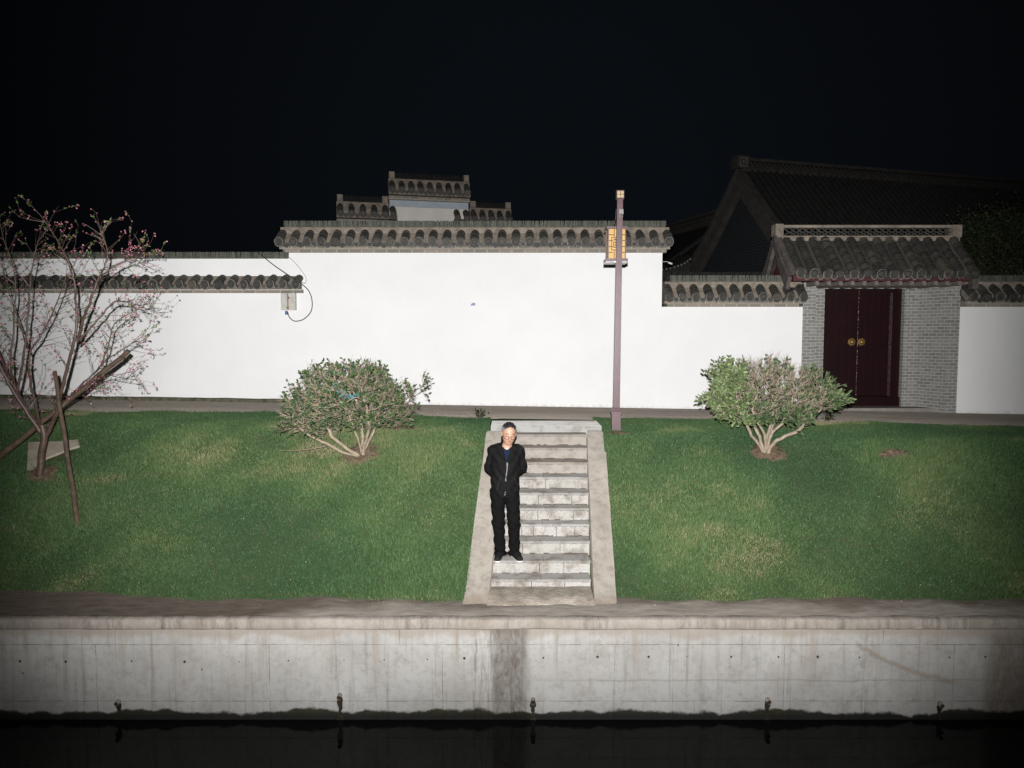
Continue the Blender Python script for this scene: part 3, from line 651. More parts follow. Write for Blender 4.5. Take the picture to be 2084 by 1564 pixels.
for s_ in (-1, 1):
    m_ = MB(); yb2 = yr_ + s_ * (yr_ - ye + .02); mid = (yr_ + yb2) / 2
    a_ = [(yr_, zr_ + .09), (mid, (zr_ + zeave) / 2 - .0), (yb2, zeave + .06)]; b_ = [(yr_, zr_ - .15), (mid - s_ * .06, (zr_ + zeave) / 2 - .24), (yb2 - s_ * .12, zeave - .16)]
    for q in range(2):
        m_.hexa([(gx0, b_[q][0], b_[q][1]), (gx0 + .07, b_[q][0], b_[q][1]), (gx0 + .07, b_[q + 1][0], b_[q + 1][1]), (gx0, b_[q + 1][0], b_[q + 1][1]), (gx0, a_[q][0], a_[q][1]), (gx0 + .07, a_[q][0], a_[q][1]), (gx0 + .07, a_[q + 1][0], a_[q + 1][1]), (gx0, a_[q + 1][0], a_[q + 1][1])])
    m_.tube([(gx0 + .08, yr_, zr_ + .05), (gx0 + .1, mid, (zr_ + zeave) / 2 + .08), (gx0 + .12, yb2 - s_ * .05, zeave + .16)], .075, 8)
    part(m_, 'bargeboard', GBARGE, gate)
    m_ = MB(); m_.box(gx1 - .16, gx1 - .05, min(yb2, yb2 - s_ * .14), max(yb2, yb2 - s_ * .14), zeave - .16, zeave + .03); part(m_, 'eave_bracket', GBARGE, gate)
m_ = MB(); N = 13; stp = (gx1 - gx0 - .36) / N
for i in range(N + 1):
    x = gx0 + .24 + i * stp
    for s_ in (-1, 1):
        j = random.uniform(-.012, .012)
        cover(m_, (x, yr_ + s_ * .04, zr_ + .0), (x + j, yr_ + s_ * (yr_ - ye), zeave + .14 + random.uniform(-.01, .01)), (1, 0, 0), .095, 11, jit=.009, disc_end=s_ < 0)
        if i < N: pan(m_, (x + stp / 2, yr_ + s_ * .05, zr_ - .03), (x + stp / 2, yr_ + s_ * (yr_ - ye - .005), zeave + .105), (1, 0, 0), .07, drip=s_ < 0)
part(m_, 'roof_tiles', [TILE, TILE_RIM], gate)
m_ = MB(); m_.box(gx0 + .12, gx1 - .02, ye + .03, ye + .08, zeave - .0, zeave + .10); part(m_, 'fascia', RED, gate)
for i in range(13):
    x = X(1660, 575, 14.5) + i * (X(1905, 575, 14.5) - X(1660, 575, 14.5)) / 10.2 - .0
    if x > gx1 - .2: break
    m_ = MB(); m_.box(x - .034, x + .034, ye + .07, yD + .1, zeave - .085, zeave - .003); part(m_, 'rafter', WOODG, gate)
m_ = MB(); rz = Z(470, 15.2)
m_.box(gx0 + .04, gx1 + .02, yr_ - .10, yr_ + .10, zr_ - .05, Z(485, 15.2) + .0, 0)       # mortar
m_.box(gx0 + .04, gx1 + .03, yr_ - .13, yr_ + .13, Z(485, 15.2) + .001, Z(482, 15.2), 0)
m_.box(gx0 + .1, gx1 - .02, yr_ - .11, yr_ + .11, Z(465.5, 15.2), Z(460, 15.2), 0)
m_.box(gx0 + .0, gx0 + .16, yr_ - .13, yr_ + .13, Z(482, 15.2) + .001, Z(458, 15.2), 0); m_.box(gx1 - .14, gx1 + .04, yr_ - .13, yr_ + .13, Z(482, 15.2) + .001, Z(460, 15.2) + .001, 0)
za, zb_ = Z(482, 15.2), Z(465.5, 15.2); h = zb_ - za; x = gx0 + .2
while x < gx1 - .15:
    for sgn in (1, -1):
        a = Vector((x, yr_, za if sgn > 0 else zb_)); b = Vector((x + .26, yr_, zb_ if sgn > 0 else za))
        for q in range(2):
            t0, t1 = q * .5, q * .5 + .5
            pa, pb = a.lerp(b, t0), a.lerp(b, t1); mid = (pa + pb) / 2 + Vector((0, 0, .014 * (1 if q == 0 else -1) * sgn))
            m_.tube([pa + Vector((0, .03 * sgn, 0)), mid + Vector((0, .03 * sgn, 0)), pb + Vector((0, .03 * sgn, 0))], .014, 5, 1, False)
    x += .13
part(m_, 'lattice_ridge', [MORTAR, TILE], gate)
for xs_ in ((1626, 575, 1634, 610, 1600), (1956, 575, 1950, 600, 1975)):   # small eave floodlights
    x = X(xs_[0] - (14 if xs_[0] < 1700 else -8), 575, D); m_ = MB(); m_.box(x - .05, x + .05, D - .16, D - .08, zeave - .04 - .12, zeave - .1)
    px = [(x, D - .12, zeave - .12), (X(xs_[0] + 6, 580, D), D - .09, Z(580)), (X(xs_[2], 590, D), D - .08, Z(592)), (X(xs_[2], 600, D), D - .07, Z(xs_[3])), (X(xs_[2] + (10 if xs_[0] > 1700 else 0), 600, D), D - .07, Z(614))]
    m_.tube(px, .012, 6, 0)
    tag(m_.build('eave_light', BLACK), ('small dark eave light with drooping cable at the left corner of the gatehouse' if xs_[0] < 1700 else 'small dark eave light with drooping cable at the right corner of the gatehouse'), 'light')

# ------------------------------------------------------------------ stepped gable behind the tall wall
pa, pb = P(790, 352, 22.0), P(955, 359, 22.55)
ang = math.atan2(pb.y - pa.y, pb.x - pa.x)
sg = empty('stepped_gable_wall', (pa.x, pa.y, 1.4), 'white stepped gable wall with three tiled crests rising behind the tall wall', 'wall', rz=ang)
def loc2(parent, p):
    return parent.matrix_basis.inverted() @ Vector(p)
def lpart(mb, name, mats, parent):      # geometry given in the parent's own space
    return mb.build(name, mats, parent)
W = (pb - pa).length
def crest(x0, x1, ztop, sc_=1.0):
    """x0..x1 along the gable, ztop top of the ridge cap (local z)"""
    zb = ztop - .78; T = .42
    m = MB(); m.box(x0 + .03, x1 - .03, 0.02, T, 0, zb - .19, 0); m.box(x0 + .03, x1 - .03, .015, T, zb - .188, zb, 1); lpart(m, 'plaster_wall', [PLASTER2, BORDER], sg)
    m = MB(); m.box(x0, x1, -.08, T + .08, zb + .001, zb + .11); lpart(m, 'corbel_bricks', CORBEL, sg)
    m = MB(); pts = [(-.22, zb + .13), (T + .22, zb + .13), (T + .02, zb + .62), (-.02, zb + .62)]
    m.add([(a, b, c_) for a in (x0, x1) for b, c_ in pts], [(3, 2, 1, 0), (4, 5, 6, 7)] + [(i, (i + 1) % 4, 4 + (i + 1) % 4, 4 + i) for i in range(4)]); lpart(m, 'mortar_bed', MORTAR, sg)
    m = MB(); N = round((x1 - x0 - .2) / .29); st = (x1 - x0 - .2) / N
    for i in range(N + 1):
        cover(m, (x0 + .1 + i * st, .0, zb + .50), (x0 + .1 + i * st, -.27, zb + .26), (1, 0, 0), .1, 3, mi=0)
        if i < N: pan(m, (x0 + .1 + (i + .5) * st, -.02, zb + .40), (x0 + .1 + (i + .5) * st, -.262, zb + .23), (1, 0, 0), .07)
    lpart(m, 'roof_tiles', [TILE, TILE], sg)
    m = MB(); slats(m, x0 + .18, x1 - .18, T / 2, .26, zb + .622, ztop, .035); lpart(m, 'ridge_cap', TILE_DARK, sg)
    m = MB()
    for a in (x0 + .02, x1 - .18): m.box(a, a + .16, -.06, T + .06, zb + .622, ztop + .03)
    lpart(m, 'ridge_end', MORTAR, sg)
s = NT('old_plaster', .9, .1); s.col(s.ramp(s.noise(1.5, 6, .65), [(.3, (.50, .47, .43)), (.7, (.60, .575, .535))])); PLASTER2 = s.m
zt0 = pa.z - 1.4
lf = P(698, 399, 21.7); rg = P(1035, 415, 22.8)
lx = (lf - pa).length; rx = (rg - pa).length
crest(0, W, zt0); crest(-lx, -.003 + .25 * 0, P(698, 399, 21.7).z - 1.4); crest(W + .003, rx, P(1034, 415, 22.8).z - 1.4)
# short corner tiles of the side crests that lap in front of the white middle block
m_ = MB(); zb = P(698, 399, 21.7).z - 1.4 - .78
cover(m_, (.12, -.0, zb + .48), (.12, -.27, zb + .26), (1, 0, 0), .1, 3); m_.box(0.0, .26, -.09, .015, zb + .0, zb + .12)
m_.box(0, .24, -.2, .012, zb + .13, zb + .24)
zb = P(1034, 415, 22.8).z - 1.4 - .78
for q in (.12, .40): cover(m_, (W - q, -.0, zb + .48), (W - q, -.27, zb + .26), (1, 0, 0), .1, 3)
m_.box(W - .5, W, -.09, .015, zb, zb + .12); m_.box(W - .48, W, -.2, .012, zb + .13, zb + .24)
lpart(m_, 'corner_tiles', [TILE, TILE], sg)

# ------------------------------------------------------------------ great hall behind the gate
ha = P(1500, 350, 22.0); rang = R(16.7)
hall = empty('hall', (ha.x, ha.y, 1.35), 'large dark hall with steep tiled roof and brick gable behind the gatehouse', 'hall', rz=rang)
HZ = ha.z - 1.35; EZ = HZ - 2.85; HW = 3.0; HL = 14.0
m_ = MB()   # gable wall + long walls
pts = [(-HW + .35, 0), (HW - .35, 0), (HW - .35, EZ + .25), (0, HZ - .35), (-HW + .35, EZ + .25)]
m_.add([(a, b, c_) for a in (.25, HL) for b, c_ in pts], [tuple(range(5))[::-1], tuple(range(5, 10))] + [(i, (i + 1) % 5, 5 + (i + 1) % 5, 5 + i) for i in range(5)])
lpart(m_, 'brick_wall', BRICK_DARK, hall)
m_ = MB()
for s_ in (-1, 1):
    c_ = [(0, HZ + .06), (s_ * HW * .5, HZ - 1.50), (s_ * HW * 1.02, EZ)]
    for q in range(2):
        (ya, za), (yb2, zb2) = c_[q], c_[q + 1]
        m_.hexa([(.2, ya, za - .14), (HL, ya, za - .14), (HL, yb2, zb2 - .14), (.2, yb2, zb2 - .14), (.2, ya, za), (HL, ya, za), (HL, yb2, zb2), (.2, yb2, zb2)])
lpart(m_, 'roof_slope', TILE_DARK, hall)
m_ = MB(); x = .42
while x < HL - .2:
    cover(m_, (x, -.05, HZ + .05), (x, -HW * .5, HZ - 1.47), (1, 0, 0), .075, 7, jit=.006, disc_end=False)
    cover(m_, (x, -HW * .5, HZ - 1.47), (x, -HW * 1.03, EZ + .03), (1, 0, 0), .075, 7, jit=.006, disc_end=True, rim=0); x += .212
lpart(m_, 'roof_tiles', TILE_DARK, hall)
BARGE = simple('grey_bargeboard', (.045, .041, .037), (.028, .026, .025), 4, .9, .1, .3)
for s_ in (-1, 1):     # bargeboards and verge ribs
    m_ = MB(); c_ = [(0, HZ - .02), (s_ * HW * .5, HZ - 1.57), (s_ * HW * 1.03, EZ - .07)]
    for q in range(2):
        (ya, za), (yb2, zb2) = c_[q], c_[q + 1]; wd = .50
        m_.hexa([(.02, ya, za - wd), (.16, ya, za - wd), (.16, yb2, zb2 - wd), (.02, yb2, zb2 - wd), (.02, ya, za - .07), (.16, ya, za - .07), (.16, yb2, zb2 - .07), (.02, yb2, zb2 - .07)])
        m_.hexa([(-.03, ya, za - .06), (.22, ya, za - .06), (.22, yb2, zb2 - .06), (-.03, yb2, zb2 - .06), (-.03, ya, za + .12), (.22, ya, za + .12), (.22, yb2, zb2 + .12), (-.03, yb2, zb2 + .12)])
        m_.hexa([(-.0, ya, za - wd - .07), (.2, ya, za - wd - .07), (.2, yb2, zb2 - wd - .07), (-.0, yb2, zb2 - wd - .07), (-.0, ya, za - wd - .001), (.2, ya, za - wd - .001), (.2, yb2, zb2 - wd - .001), (-.0, yb2, zb2 - wd - .001)])
    lpart(m_, 'bargeboard', BARGE, hall)
m_ = MB(); RG = simple('hall_ridge_mortar', (.034, .031, .028), (.02, .019, .017), 6, .9, .1, .4)
m_.box(.1, HL, -.13, .13, HZ + .0, HZ + .13, 0); m_.box(.1, HL, -.16, .16, HZ + .131, HZ + .16, 0)
m_.box(.35, HL, -.13, .13, HZ + .31, HZ + .36, 0); m_.box(.35, HL, -.10, .10, HZ + .362, HZ + .41, 0)
x = .4
while x < HL:
    for sgn in (1, -1):
        m_.tube([(x, .04 * sgn, HZ + (.16 if sgn > 0 else .31)), (x + .11, .04 * sgn, HZ + .235 + .02 * sgn), (x + .24, .04 * sgn, HZ + (.31 if sgn > 0 else .16))], .018, 4, 0, False)
    x += .16
lpart(m_, 'lattice_ridge', RG, hall)
m_ = MB(); zz = HZ + .08; m_.box(-.10, .30, -.17, .17, zz, zz + .36, 0)
def meander(mb, x0, z0, s_, y, mi, fx=1, fz=1, t=.14):
    """square spiral on a plane facing -y; s_ is its size"""
    path_ = [(0, 0), (1, 0), (1, 1), (0, 1), (0, .38), (.62, .38), (.62, .66), (.36, .66)]
    for (a, b), (c_, d) in zip(path_[:-1], path_[1:]):
        xa, xb = sorted((a, c_)); za, zb = sorted((b, d))
        X0, X1 = (xa - t / 2), (xb + t / 2); Z0, Z1 = (za - t / 2), (zb + t / 2)
        if fx < 0: X0, X1 = 1 - X1, 1 - X0
        if fz < 0: Z0, Z1 = 1 - Z1, 1 - Z0
        mb.box(x0 + X0 * s_, x0 + X1 * s_, y - .008 - random.random() * .001, y - .0005, z0 + Z0 * s_, z0 + Z1 * s_, mi)
meander(m_, -.01, zz + .06, .23, -.17, 1, -1, 1)
lpart(m_, 'ridge_end_block', [RG, simple('carved_edge', (.085, .083, .08), (.055, .052, .05), 6)], hall)
# low side wing of the hall, seen between the tall wall and the gable
ra, rb = P(1345, 486, 28.5), P(1452, 455, 25.0); v_ = (rb - ra); rl = v_.length
wing = empty('side_hall', (ra.x, ra.y, 1.35), 'dark tiled roof of a side hall seen beyond the right end of the tall wall', 'hall', rz=math.atan2(v_.y, v_.x))
m_ = MB(); wz = ra.z - 1.35; rl += .4
for s_ in (-1, 1):
    m_.hexa([(-3, 0, wz - .15), (rl, 0, wz - .15), (rl, s_ * 3, wz - 2.2), (-3, s_ * 3, wz - 2.2), (-3, 0, wz), (rl, 0, wz), (rl, s_ * 3, wz - 2.05), (-3, s_ * 3, wz - 2.05)])
lpart(m_, 'roof_slope', TILE_DARK, wing)
m_ = MB(); m_.box(-3, rl, -2.7, 2.7, 0, wz - 2.1); m_.prism([(-2.9, wz - 2.1), (rl - .1, wz - 2.1), (rl - .1, wz - 2.0), (-2.9, wz - 2.0)], -2.6, 2.6)
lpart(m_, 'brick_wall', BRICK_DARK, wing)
m_ = MB(); m_.box(-3, rl, -.12, .12, wz - .02, wz + .18); m_.box(-3, rl, -.16, .16, wz + .181, wz + .24); m_.box(-3, rl, -.1, .1, wz + .36, wz + .46)
x = -3
while x < rl:
    m_.tube([(x, 0, wz + .24), (x + .14, 0, wz + .36)], .018, 4); x += .16
lpart(m_, 'lattice_ridge', RG, wing)
# low lean-to roof edge in front of the gable foot
le = empty('lean_to_roof', (P(1350, 545, 19).x, 19, 1.35), 'low dark tiled roof edge curving up to the foot of the hall gable', 'roof')
pts = [(1330, 553), (1352, 549), (1372, 544), (1390, 538), (1404, 528)]
q = [P(a, b, 19.5) for a, b in pts]; m_ = MB()
for a, b in zip(q[:-1], q[1:]):
    m_.hexa([a + Vector((0, 0, -.35)), b + Vector((0, 0, -.35)), b + Vector((0, 1.2, -.05)), a + Vector((0, 1.2, -.05)), a, b, b + Vector((0, 1.2, .25)), a + Vector((0, 1.2, .25))])
m_.box(q[0].x, q[-1].x + .6, 19.4, 21, 1.35, q[0].z - .36)
part(m_, 'roof_slope', TILE_DARK, le)
m_ = MB()
for i in range(11):
    t = i / 10 * (len(q) - 1.001); k = int(t); p = q[k].lerp(q[k + 1], t - k) + Vector((0, -.03, .0)); m_.tube([p + Vector((0, .3, .1)), p], .045, 8, 0); disc(m_, p + Vector((0, -.002, 0)), .022, 8, 1)
part(m_, 'eave_tiles', [TILE_DARK, TILE_RIM], le)
# long low roof behind the right low wall
m_ = MB(); a = P(1352, 556, 16.6); b = P(1545, 562, 16.6)
slats(m_, a.x - .3, b.x, 16.6, .25, a.z - .16, a.z + .0, .03); m_.box(a.x - .3, b.x, 16.5, 16.7, 1.35, a.z - .161)
tag(m_.build('garden_wall', TILE_DARK), 'dark slatted wall top just behind the low wall between tall wall and gatehouse', 'wall')

# ------------------------------------------------------------------ street lamp
lb = G(1253, 878); lamp = empty('street_lamp', lb, 'tall maroon lamp post with amber lantern standing beside the stairs', 'street lamp')
yl = lb.y; S_ = yl
def LX(px, py, y=None): return P(px, py, y or yl).x
def LZ(py, y=None): return P(1250, py, y or yl).z
m_ = MB(); zt = LZ(406); xb0, xt0 = LX(1254, 830), LX(1261.5, 406); hw0, hw1 = .05, .042
zb0 = LZ(832)
m_.hexa([(xb0 - hw0, yl - .045, zb0), (xb0 + hw0, yl - .045, zb0), (xb0 + hw0, yl + .045, zb0), (xb0 - hw0, yl + .045, zb0), (xt0 - hw1, yl - .04, zt), (xt0 + hw1, yl - .04, zt), (xt0 + hw1, yl + .04, zt), (xt0 - hw1, yl + .04, zt)])
part(m_, 'pole', POST, lamp)
m_ = MB(); xb = LX(1253, 860); zg_ = lb.z - .06
m_.box(xb - .068, xb + .068, yl - .068, yl + .068, zg_, LZ(841)); m_.box(xb - .08, xb + .08, yl - .08, yl + .08, LZ(841) + .001, LZ(838))
a0, a1 = .07, .05; z1, z2 = LZ(838) + .001, zb0 + .02
m_.hexa([(xb - a0, yl - a0, z1), (xb + a0, yl - a0, z1), (xb + a0, yl + a0, z1), (xb - a0, yl + a0, z1), (xb - a1, yl - a1, z2), (xb + a1, yl - a1, z2), (xb + a1, yl + a1, z2), (xb - a1, yl + a1, z2)])
m_.box(xb - .045, xb + .045, yl - .071, yl - .067, zg_ + .12, LZ(845)); part(m_, 'base_box', POST, lamp)
m_ = MB(); xf = LX(1261.5, 397); f_ = .058; zf0, zf1 = LZ(406) + .001, LZ(389)
m_.box(xf - f_, xf + f_, yl - f_, yl + f_, zf0, zf1, 0); ccz = (zf0 + zf1) / 2
for fx in (-1, 1):
    for fz in (-1, 1):
        ss = .034; mx = xf + (.009 if fx > 0 else -.009 - ss); mz = ccz + (.010 if fz > 0 else -.010 - ss)
        meander(m_, mx, mz, ss, yl - f_, 1, -fx, -fz, .22)
part(m_, 'finial', [POST, GOLD], lamp)
ylan = yl + .10; lx0, lx1 = LX(1238, 500, ylan - .1), LX(1275, 500, ylan - .1); lz0, lz1 = LZ(527, ylan), LZ(467, ylan); cx = (lx0 + lx1) / 2; hwid = (lx1 - lx0) / 2
lan = MB(); yA, yB = ylan - .045, ylan - .045 + 2 * hwid; cy = (yA + yB) / 2
fr = .016
for sx_ in (-1, 1):
    for sy_ in (-1, 1): lan.box(cx + sx_ * hwid - (fr if sx_ > 0 else 0), cx + sx_ * hwid + (fr if sx_ < 0 else 0), cy + sy_ * hwid - (fr if sy_ > 0 else 0), cy + sy_ * hwid + (fr if sy_ < 0 else 0), lz0, lz1)
lan.box(cx - hwid - .022, cx + hwid + .022, yA - .022, yB + .022, lz1 + .001, lz1 + .035)
lan.box(cx - hwid - .028, cx + hwid + .028, yA - .028, yB + .028, lz0 - .045, lz0 - .001)
lo_ = part(lan, 'lantern', POST, lamp)
m_ = MB(); m_.box(cx - hwid + .01, cx + hwid - .01, yA + .008, yB - .01, lz0 + .001, lz1 - .001); o_ = part(m_, 'lantern_panel', AMBER, lamp)
m_ = MB(); y_ = yA + .008
Wd = 2 * (hwid - .016); Hh = lz1 - lz0
def bar(u0, u1, v0, v1):   # fret bars in panel units
    x_a = cx - hwid + .016
    m_.box(x_a + u0 * Wd, x_a + u1 * Wd, y_ - .006 - random.random() * .0012, y_ - .0004, lz0 + v0 * Hh, lz0 + v1 * Hh)
for vv in (.205, .40, .60, .80):
    bar(0, .24 if .2 < vv < .7 else .34, vv - .014, vv + .014); bar(.76 if .2 < vv < .7 else .66, 1, vv - .014, vv + .014)
for uu in (.335, .665): bar(uu - .022, uu + .022, 0, .29); bar(uu - .022, uu + .022, .72, 1)
for a, b, c_, d in ((.16, .84, .275, .298), (.16, .84, .697, .72), (.16, .20, .28, .715), (.80, .84, .28, .715)): bar(a, b, c_, d)
# the brown emblem in the middle of the lantern, half hidden by the post
for a, b, c_, d in ((.27, .70, .62, .645), (.36, .46, .645, .675), (.30, .33, .57, .62), (.38, .62, .575, .60), (.27, .72, .53, .555), (.28, .33, .36, .52), (.33, .64, .36, .385), (.40, .55, .49, .515), (.42, .47, .40, .50), (.36, .58, .43, .455), (.67, .72, .36, .52)): bar(a, b, c_, d)
part(m_, 'lantern_fret', LINE, lamp)
m_ = MB(); m_.box(cx - hwid - .03, cx + hwid + .03, yA - .03, yB + .03, lz0 - .064, lz0 - .046, 0); part(m_, 'lantern_base', STEEL, lamp)
m_ = MB(); zc_ = LZ(434); xk = LX(1262.5, 434)
m_.box(xk - .028, xk + .034, yl - .085, yl - .041, zc_ - .03, zc_ + .045, 0); m_.box(xk - .035, xk + .03, yl - .06, yl - .041, zc_ - .062, zc_ - .05, 0); m_.tube([(xk + .0, yl - .08, zc_ - .03), (xk + .01, yl - .10, zc_ - .055)], .014, 8, 0)
part(m_, 'bracket', STEEL, lamp)
m_ = MB(); m_.tube([(xt0 - .05, yl + .03, LZ(425)), (xt0 - .055, yl + .04, LZ(445)), (xt0 - .085, yl + .06, LZ(452))], .008, 5); m_.tube([(xt0 - .085, yl + .08, LZ(460)), (xt0 - .01, yl + .08, LZ(459))], .01, 5); part(m_, 'cable', BLACK, lamp)

# ------------------------------------------------------------------ meter box, cables
bx = empty('meter_box', P(589, 614, D - .05), 'pale rust-stained plastic utility box hung below the left tiled coping', 'utility box')
m_ = MB(); a, b = X(575, 614), X(604, 614); zt_, zb2 = Z(597.5), Z(632); y_ = D - .11
m_.box(a, b, y_, D - .012, zb2, zt_); m_.box(a + .012, (a + b) / 2 - .02, y_ - .012, y_ - .0005, zb2 + .015, zt_ - .015); m_.box((a + b) / 2 + .015, b - .01, y_ - .012, y_ - .0005, zb2 + .015, zt_ - .015)
part(m_, 'housing', PALE, bx)
m_ = MB(); xm_ = (a + b) / 2 - .002; m_.box(xm_ - .01, xm_ + .01, y_ - .006, y_ - .001, zb2 + .01, zt_ - .01); m_.box(xm_ + .0, xm_ + .035, y_ - .016, y_ - .0125, zt_ - .12, zt_ - .07); m_.box(xm_ - .025, xm_ + .02, y_ - .017, y_ - .013, zb2 + .03, zb2 + .06); part(m_, 'rusty_strap', RUST, bx)
m_ = MB(); x_ = X(585, 640); m_.box(x_ - .025, x_ + .02, D - .08, D - .03, Z(641), Z(633.5)); part(m_, 'plug', BLUE, bx)
def spline(pts, n=6):
    out = []
    P_ = [pts[0]] + pts + [pts[-1]]
    for i in range(1, len(P_) - 2):
        for k in range(n):
            t = k / n; a, b, c_, d = P_[i - 1], P_[i], P_[i + 1], P_[i + 2]
            out.append(.5 * ((2 * b) + (c_ - a) * t + (2 * a - 5 * b + 4 * c_ - d) * t * t + (3 * b - a - 3 * c_ + d) * t ** 3))
    return out + [pts[-1]]
m_ = MB(); m_.tube(spline([P(a, b, Y) for a, b, Y in ((523, 511, 14.75), (541, 527, 14.7), (560, 542, 14.65), (585, 559, 14.52), (612, 577, 14.52), (628, 592, 14.8), (635, 612, 14.86), (633, 634, 14.86), (618, 650, 14.86), (600, 654, 14.86), (589, 646, 14.85), (586, 636, 14.85))]), .009, 6)
tag(m_.build('cable', BLACK), 'thick black cable looping from the wall top down to the utility box', 'cable')
m_ = MB(); m_.tube(spline([P(a, b, Y) for a, b, Y in ((570, 503, 14.7), (584, 520, 14.8), (600, 535, 14.86), (617, 556, 14.86), (623, 568, 14.85), (621, 577, 14.83), (615, 575, 14.6))]), .0045, 5)
tag(m_.build('cable', simple('grey_wire', (.12, .12, .12))), 'thin grey wire hanging from the corner of the tall wall coping', 'cable')
m_ = MB(); p = P(1349, 533, D); m_.tube([p, P(1358, 533, D - .05), P(1366, 537, D - .1)], .005, 5); m_.tube([P(1361, 535, D - .08), P(1368, 537.5, D - .12)], .018, 7)
tag(m_.build('wall_lamp', simple('white_lamp_head', (.6, .6, .58))), 'tiny white lamp head on a thin arm at the right edge of the tall wall', 'lamp')

# ------------------------------------------------------------------ grass, soil
# bare patches: (photo x, y, half width, half height in metres, soil name)
patches = []
def soil_mound(px, py, rx, ry, h, label, n_=26):
    c = G(px, py); patches.append((c.x, c.y, rx * .92, ry * .92)); vs = [(c.x, c.y, float(zg(c.x, c.y)) + h)]; fs = []
    K = 6
    for r_ in range(1, K + 1):
        for q in range(n_):
            th = 2 * math.pi * q / n_; rr_ = r_ / K * (1 + .55 * mnoise.noise(Vector((math.cos(th) * 1.9 + px, math.sin(th) * 1.9, 0))))
            x, y = c.x + math.cos(th) * rx * rr_, c.y + math.sin(th) * ry * rr_
            t = r_ / K
            vs.append((x, y, float(zg(x, y)) + h * (1 - t * t) * (1 + .6 * mnoise.noise(Vector((x * 9, y * 9, 0)))) + (.012 if t < .95 else -.03) + .02 * mnoise.noise(Vector((x * 22, y * 22, 4))) * (1 - t)))
    fs += [(0, 1 + q, 1 + (q + 1) % n_) for q in range(n_)]
    fs += [(1 + (r_ - 1) * n_ + q, 1 + r_ * n_ + q, 1 + r_ * n_ + (q + 1) % n_, 1 + (r_ - 1) * n_ + (q + 1) % n_) for r_ in range(1, K) for q in range(n_)]
    m = MB(); m.add(vs, fs, 0, True)
    for q in range(60):   # clods and dead leaves
        th, rr_ = random.uniform(0, 6.3), random.random() ** .5; x, y = c.x + math.cos(th) * rx * rr_, c.y + math.sin(th) * ry * rr_
        a_ = random.uniform(0, 3.1); e = random.uniform(.006, .018)
        m.obox((x, y, float(zg(x, y)) + h * (1 - rr_ ** 2) + .015), (math.cos(a_), math.sin(a_), .2), (-math.sin(a_), math.cos(a_), .1), (0, -.2, 1), e * 1.6, e, e * .5, 0)
    return tag(m.build('soil_patch', SOIL), label, 'soil')
bl, br, tb = G(738, 930), G(1560, 925), G(80, 972)
soil_mound(735, 925, .30, .24, .04, 'bare trampled soil under the left bush')
soil_mound(1562, 922, .27, .18, .04, 'bare soil ring under the right bush')
soil_mound(812, 874, .30, .14, .02, 'bare soil strip right behind the left bush')
soil_mound(1818, 927, .24, .07, .05, 'small pile of dug earth lying alone in the right lawn')
soil_mound(88, 966, .22, .13, .03, 'ash and rubble heaped round the blossom tree trunk')
soil_mound(1256, 884, .20, .10, .01, 'dry soil at the foot of the lamp post')
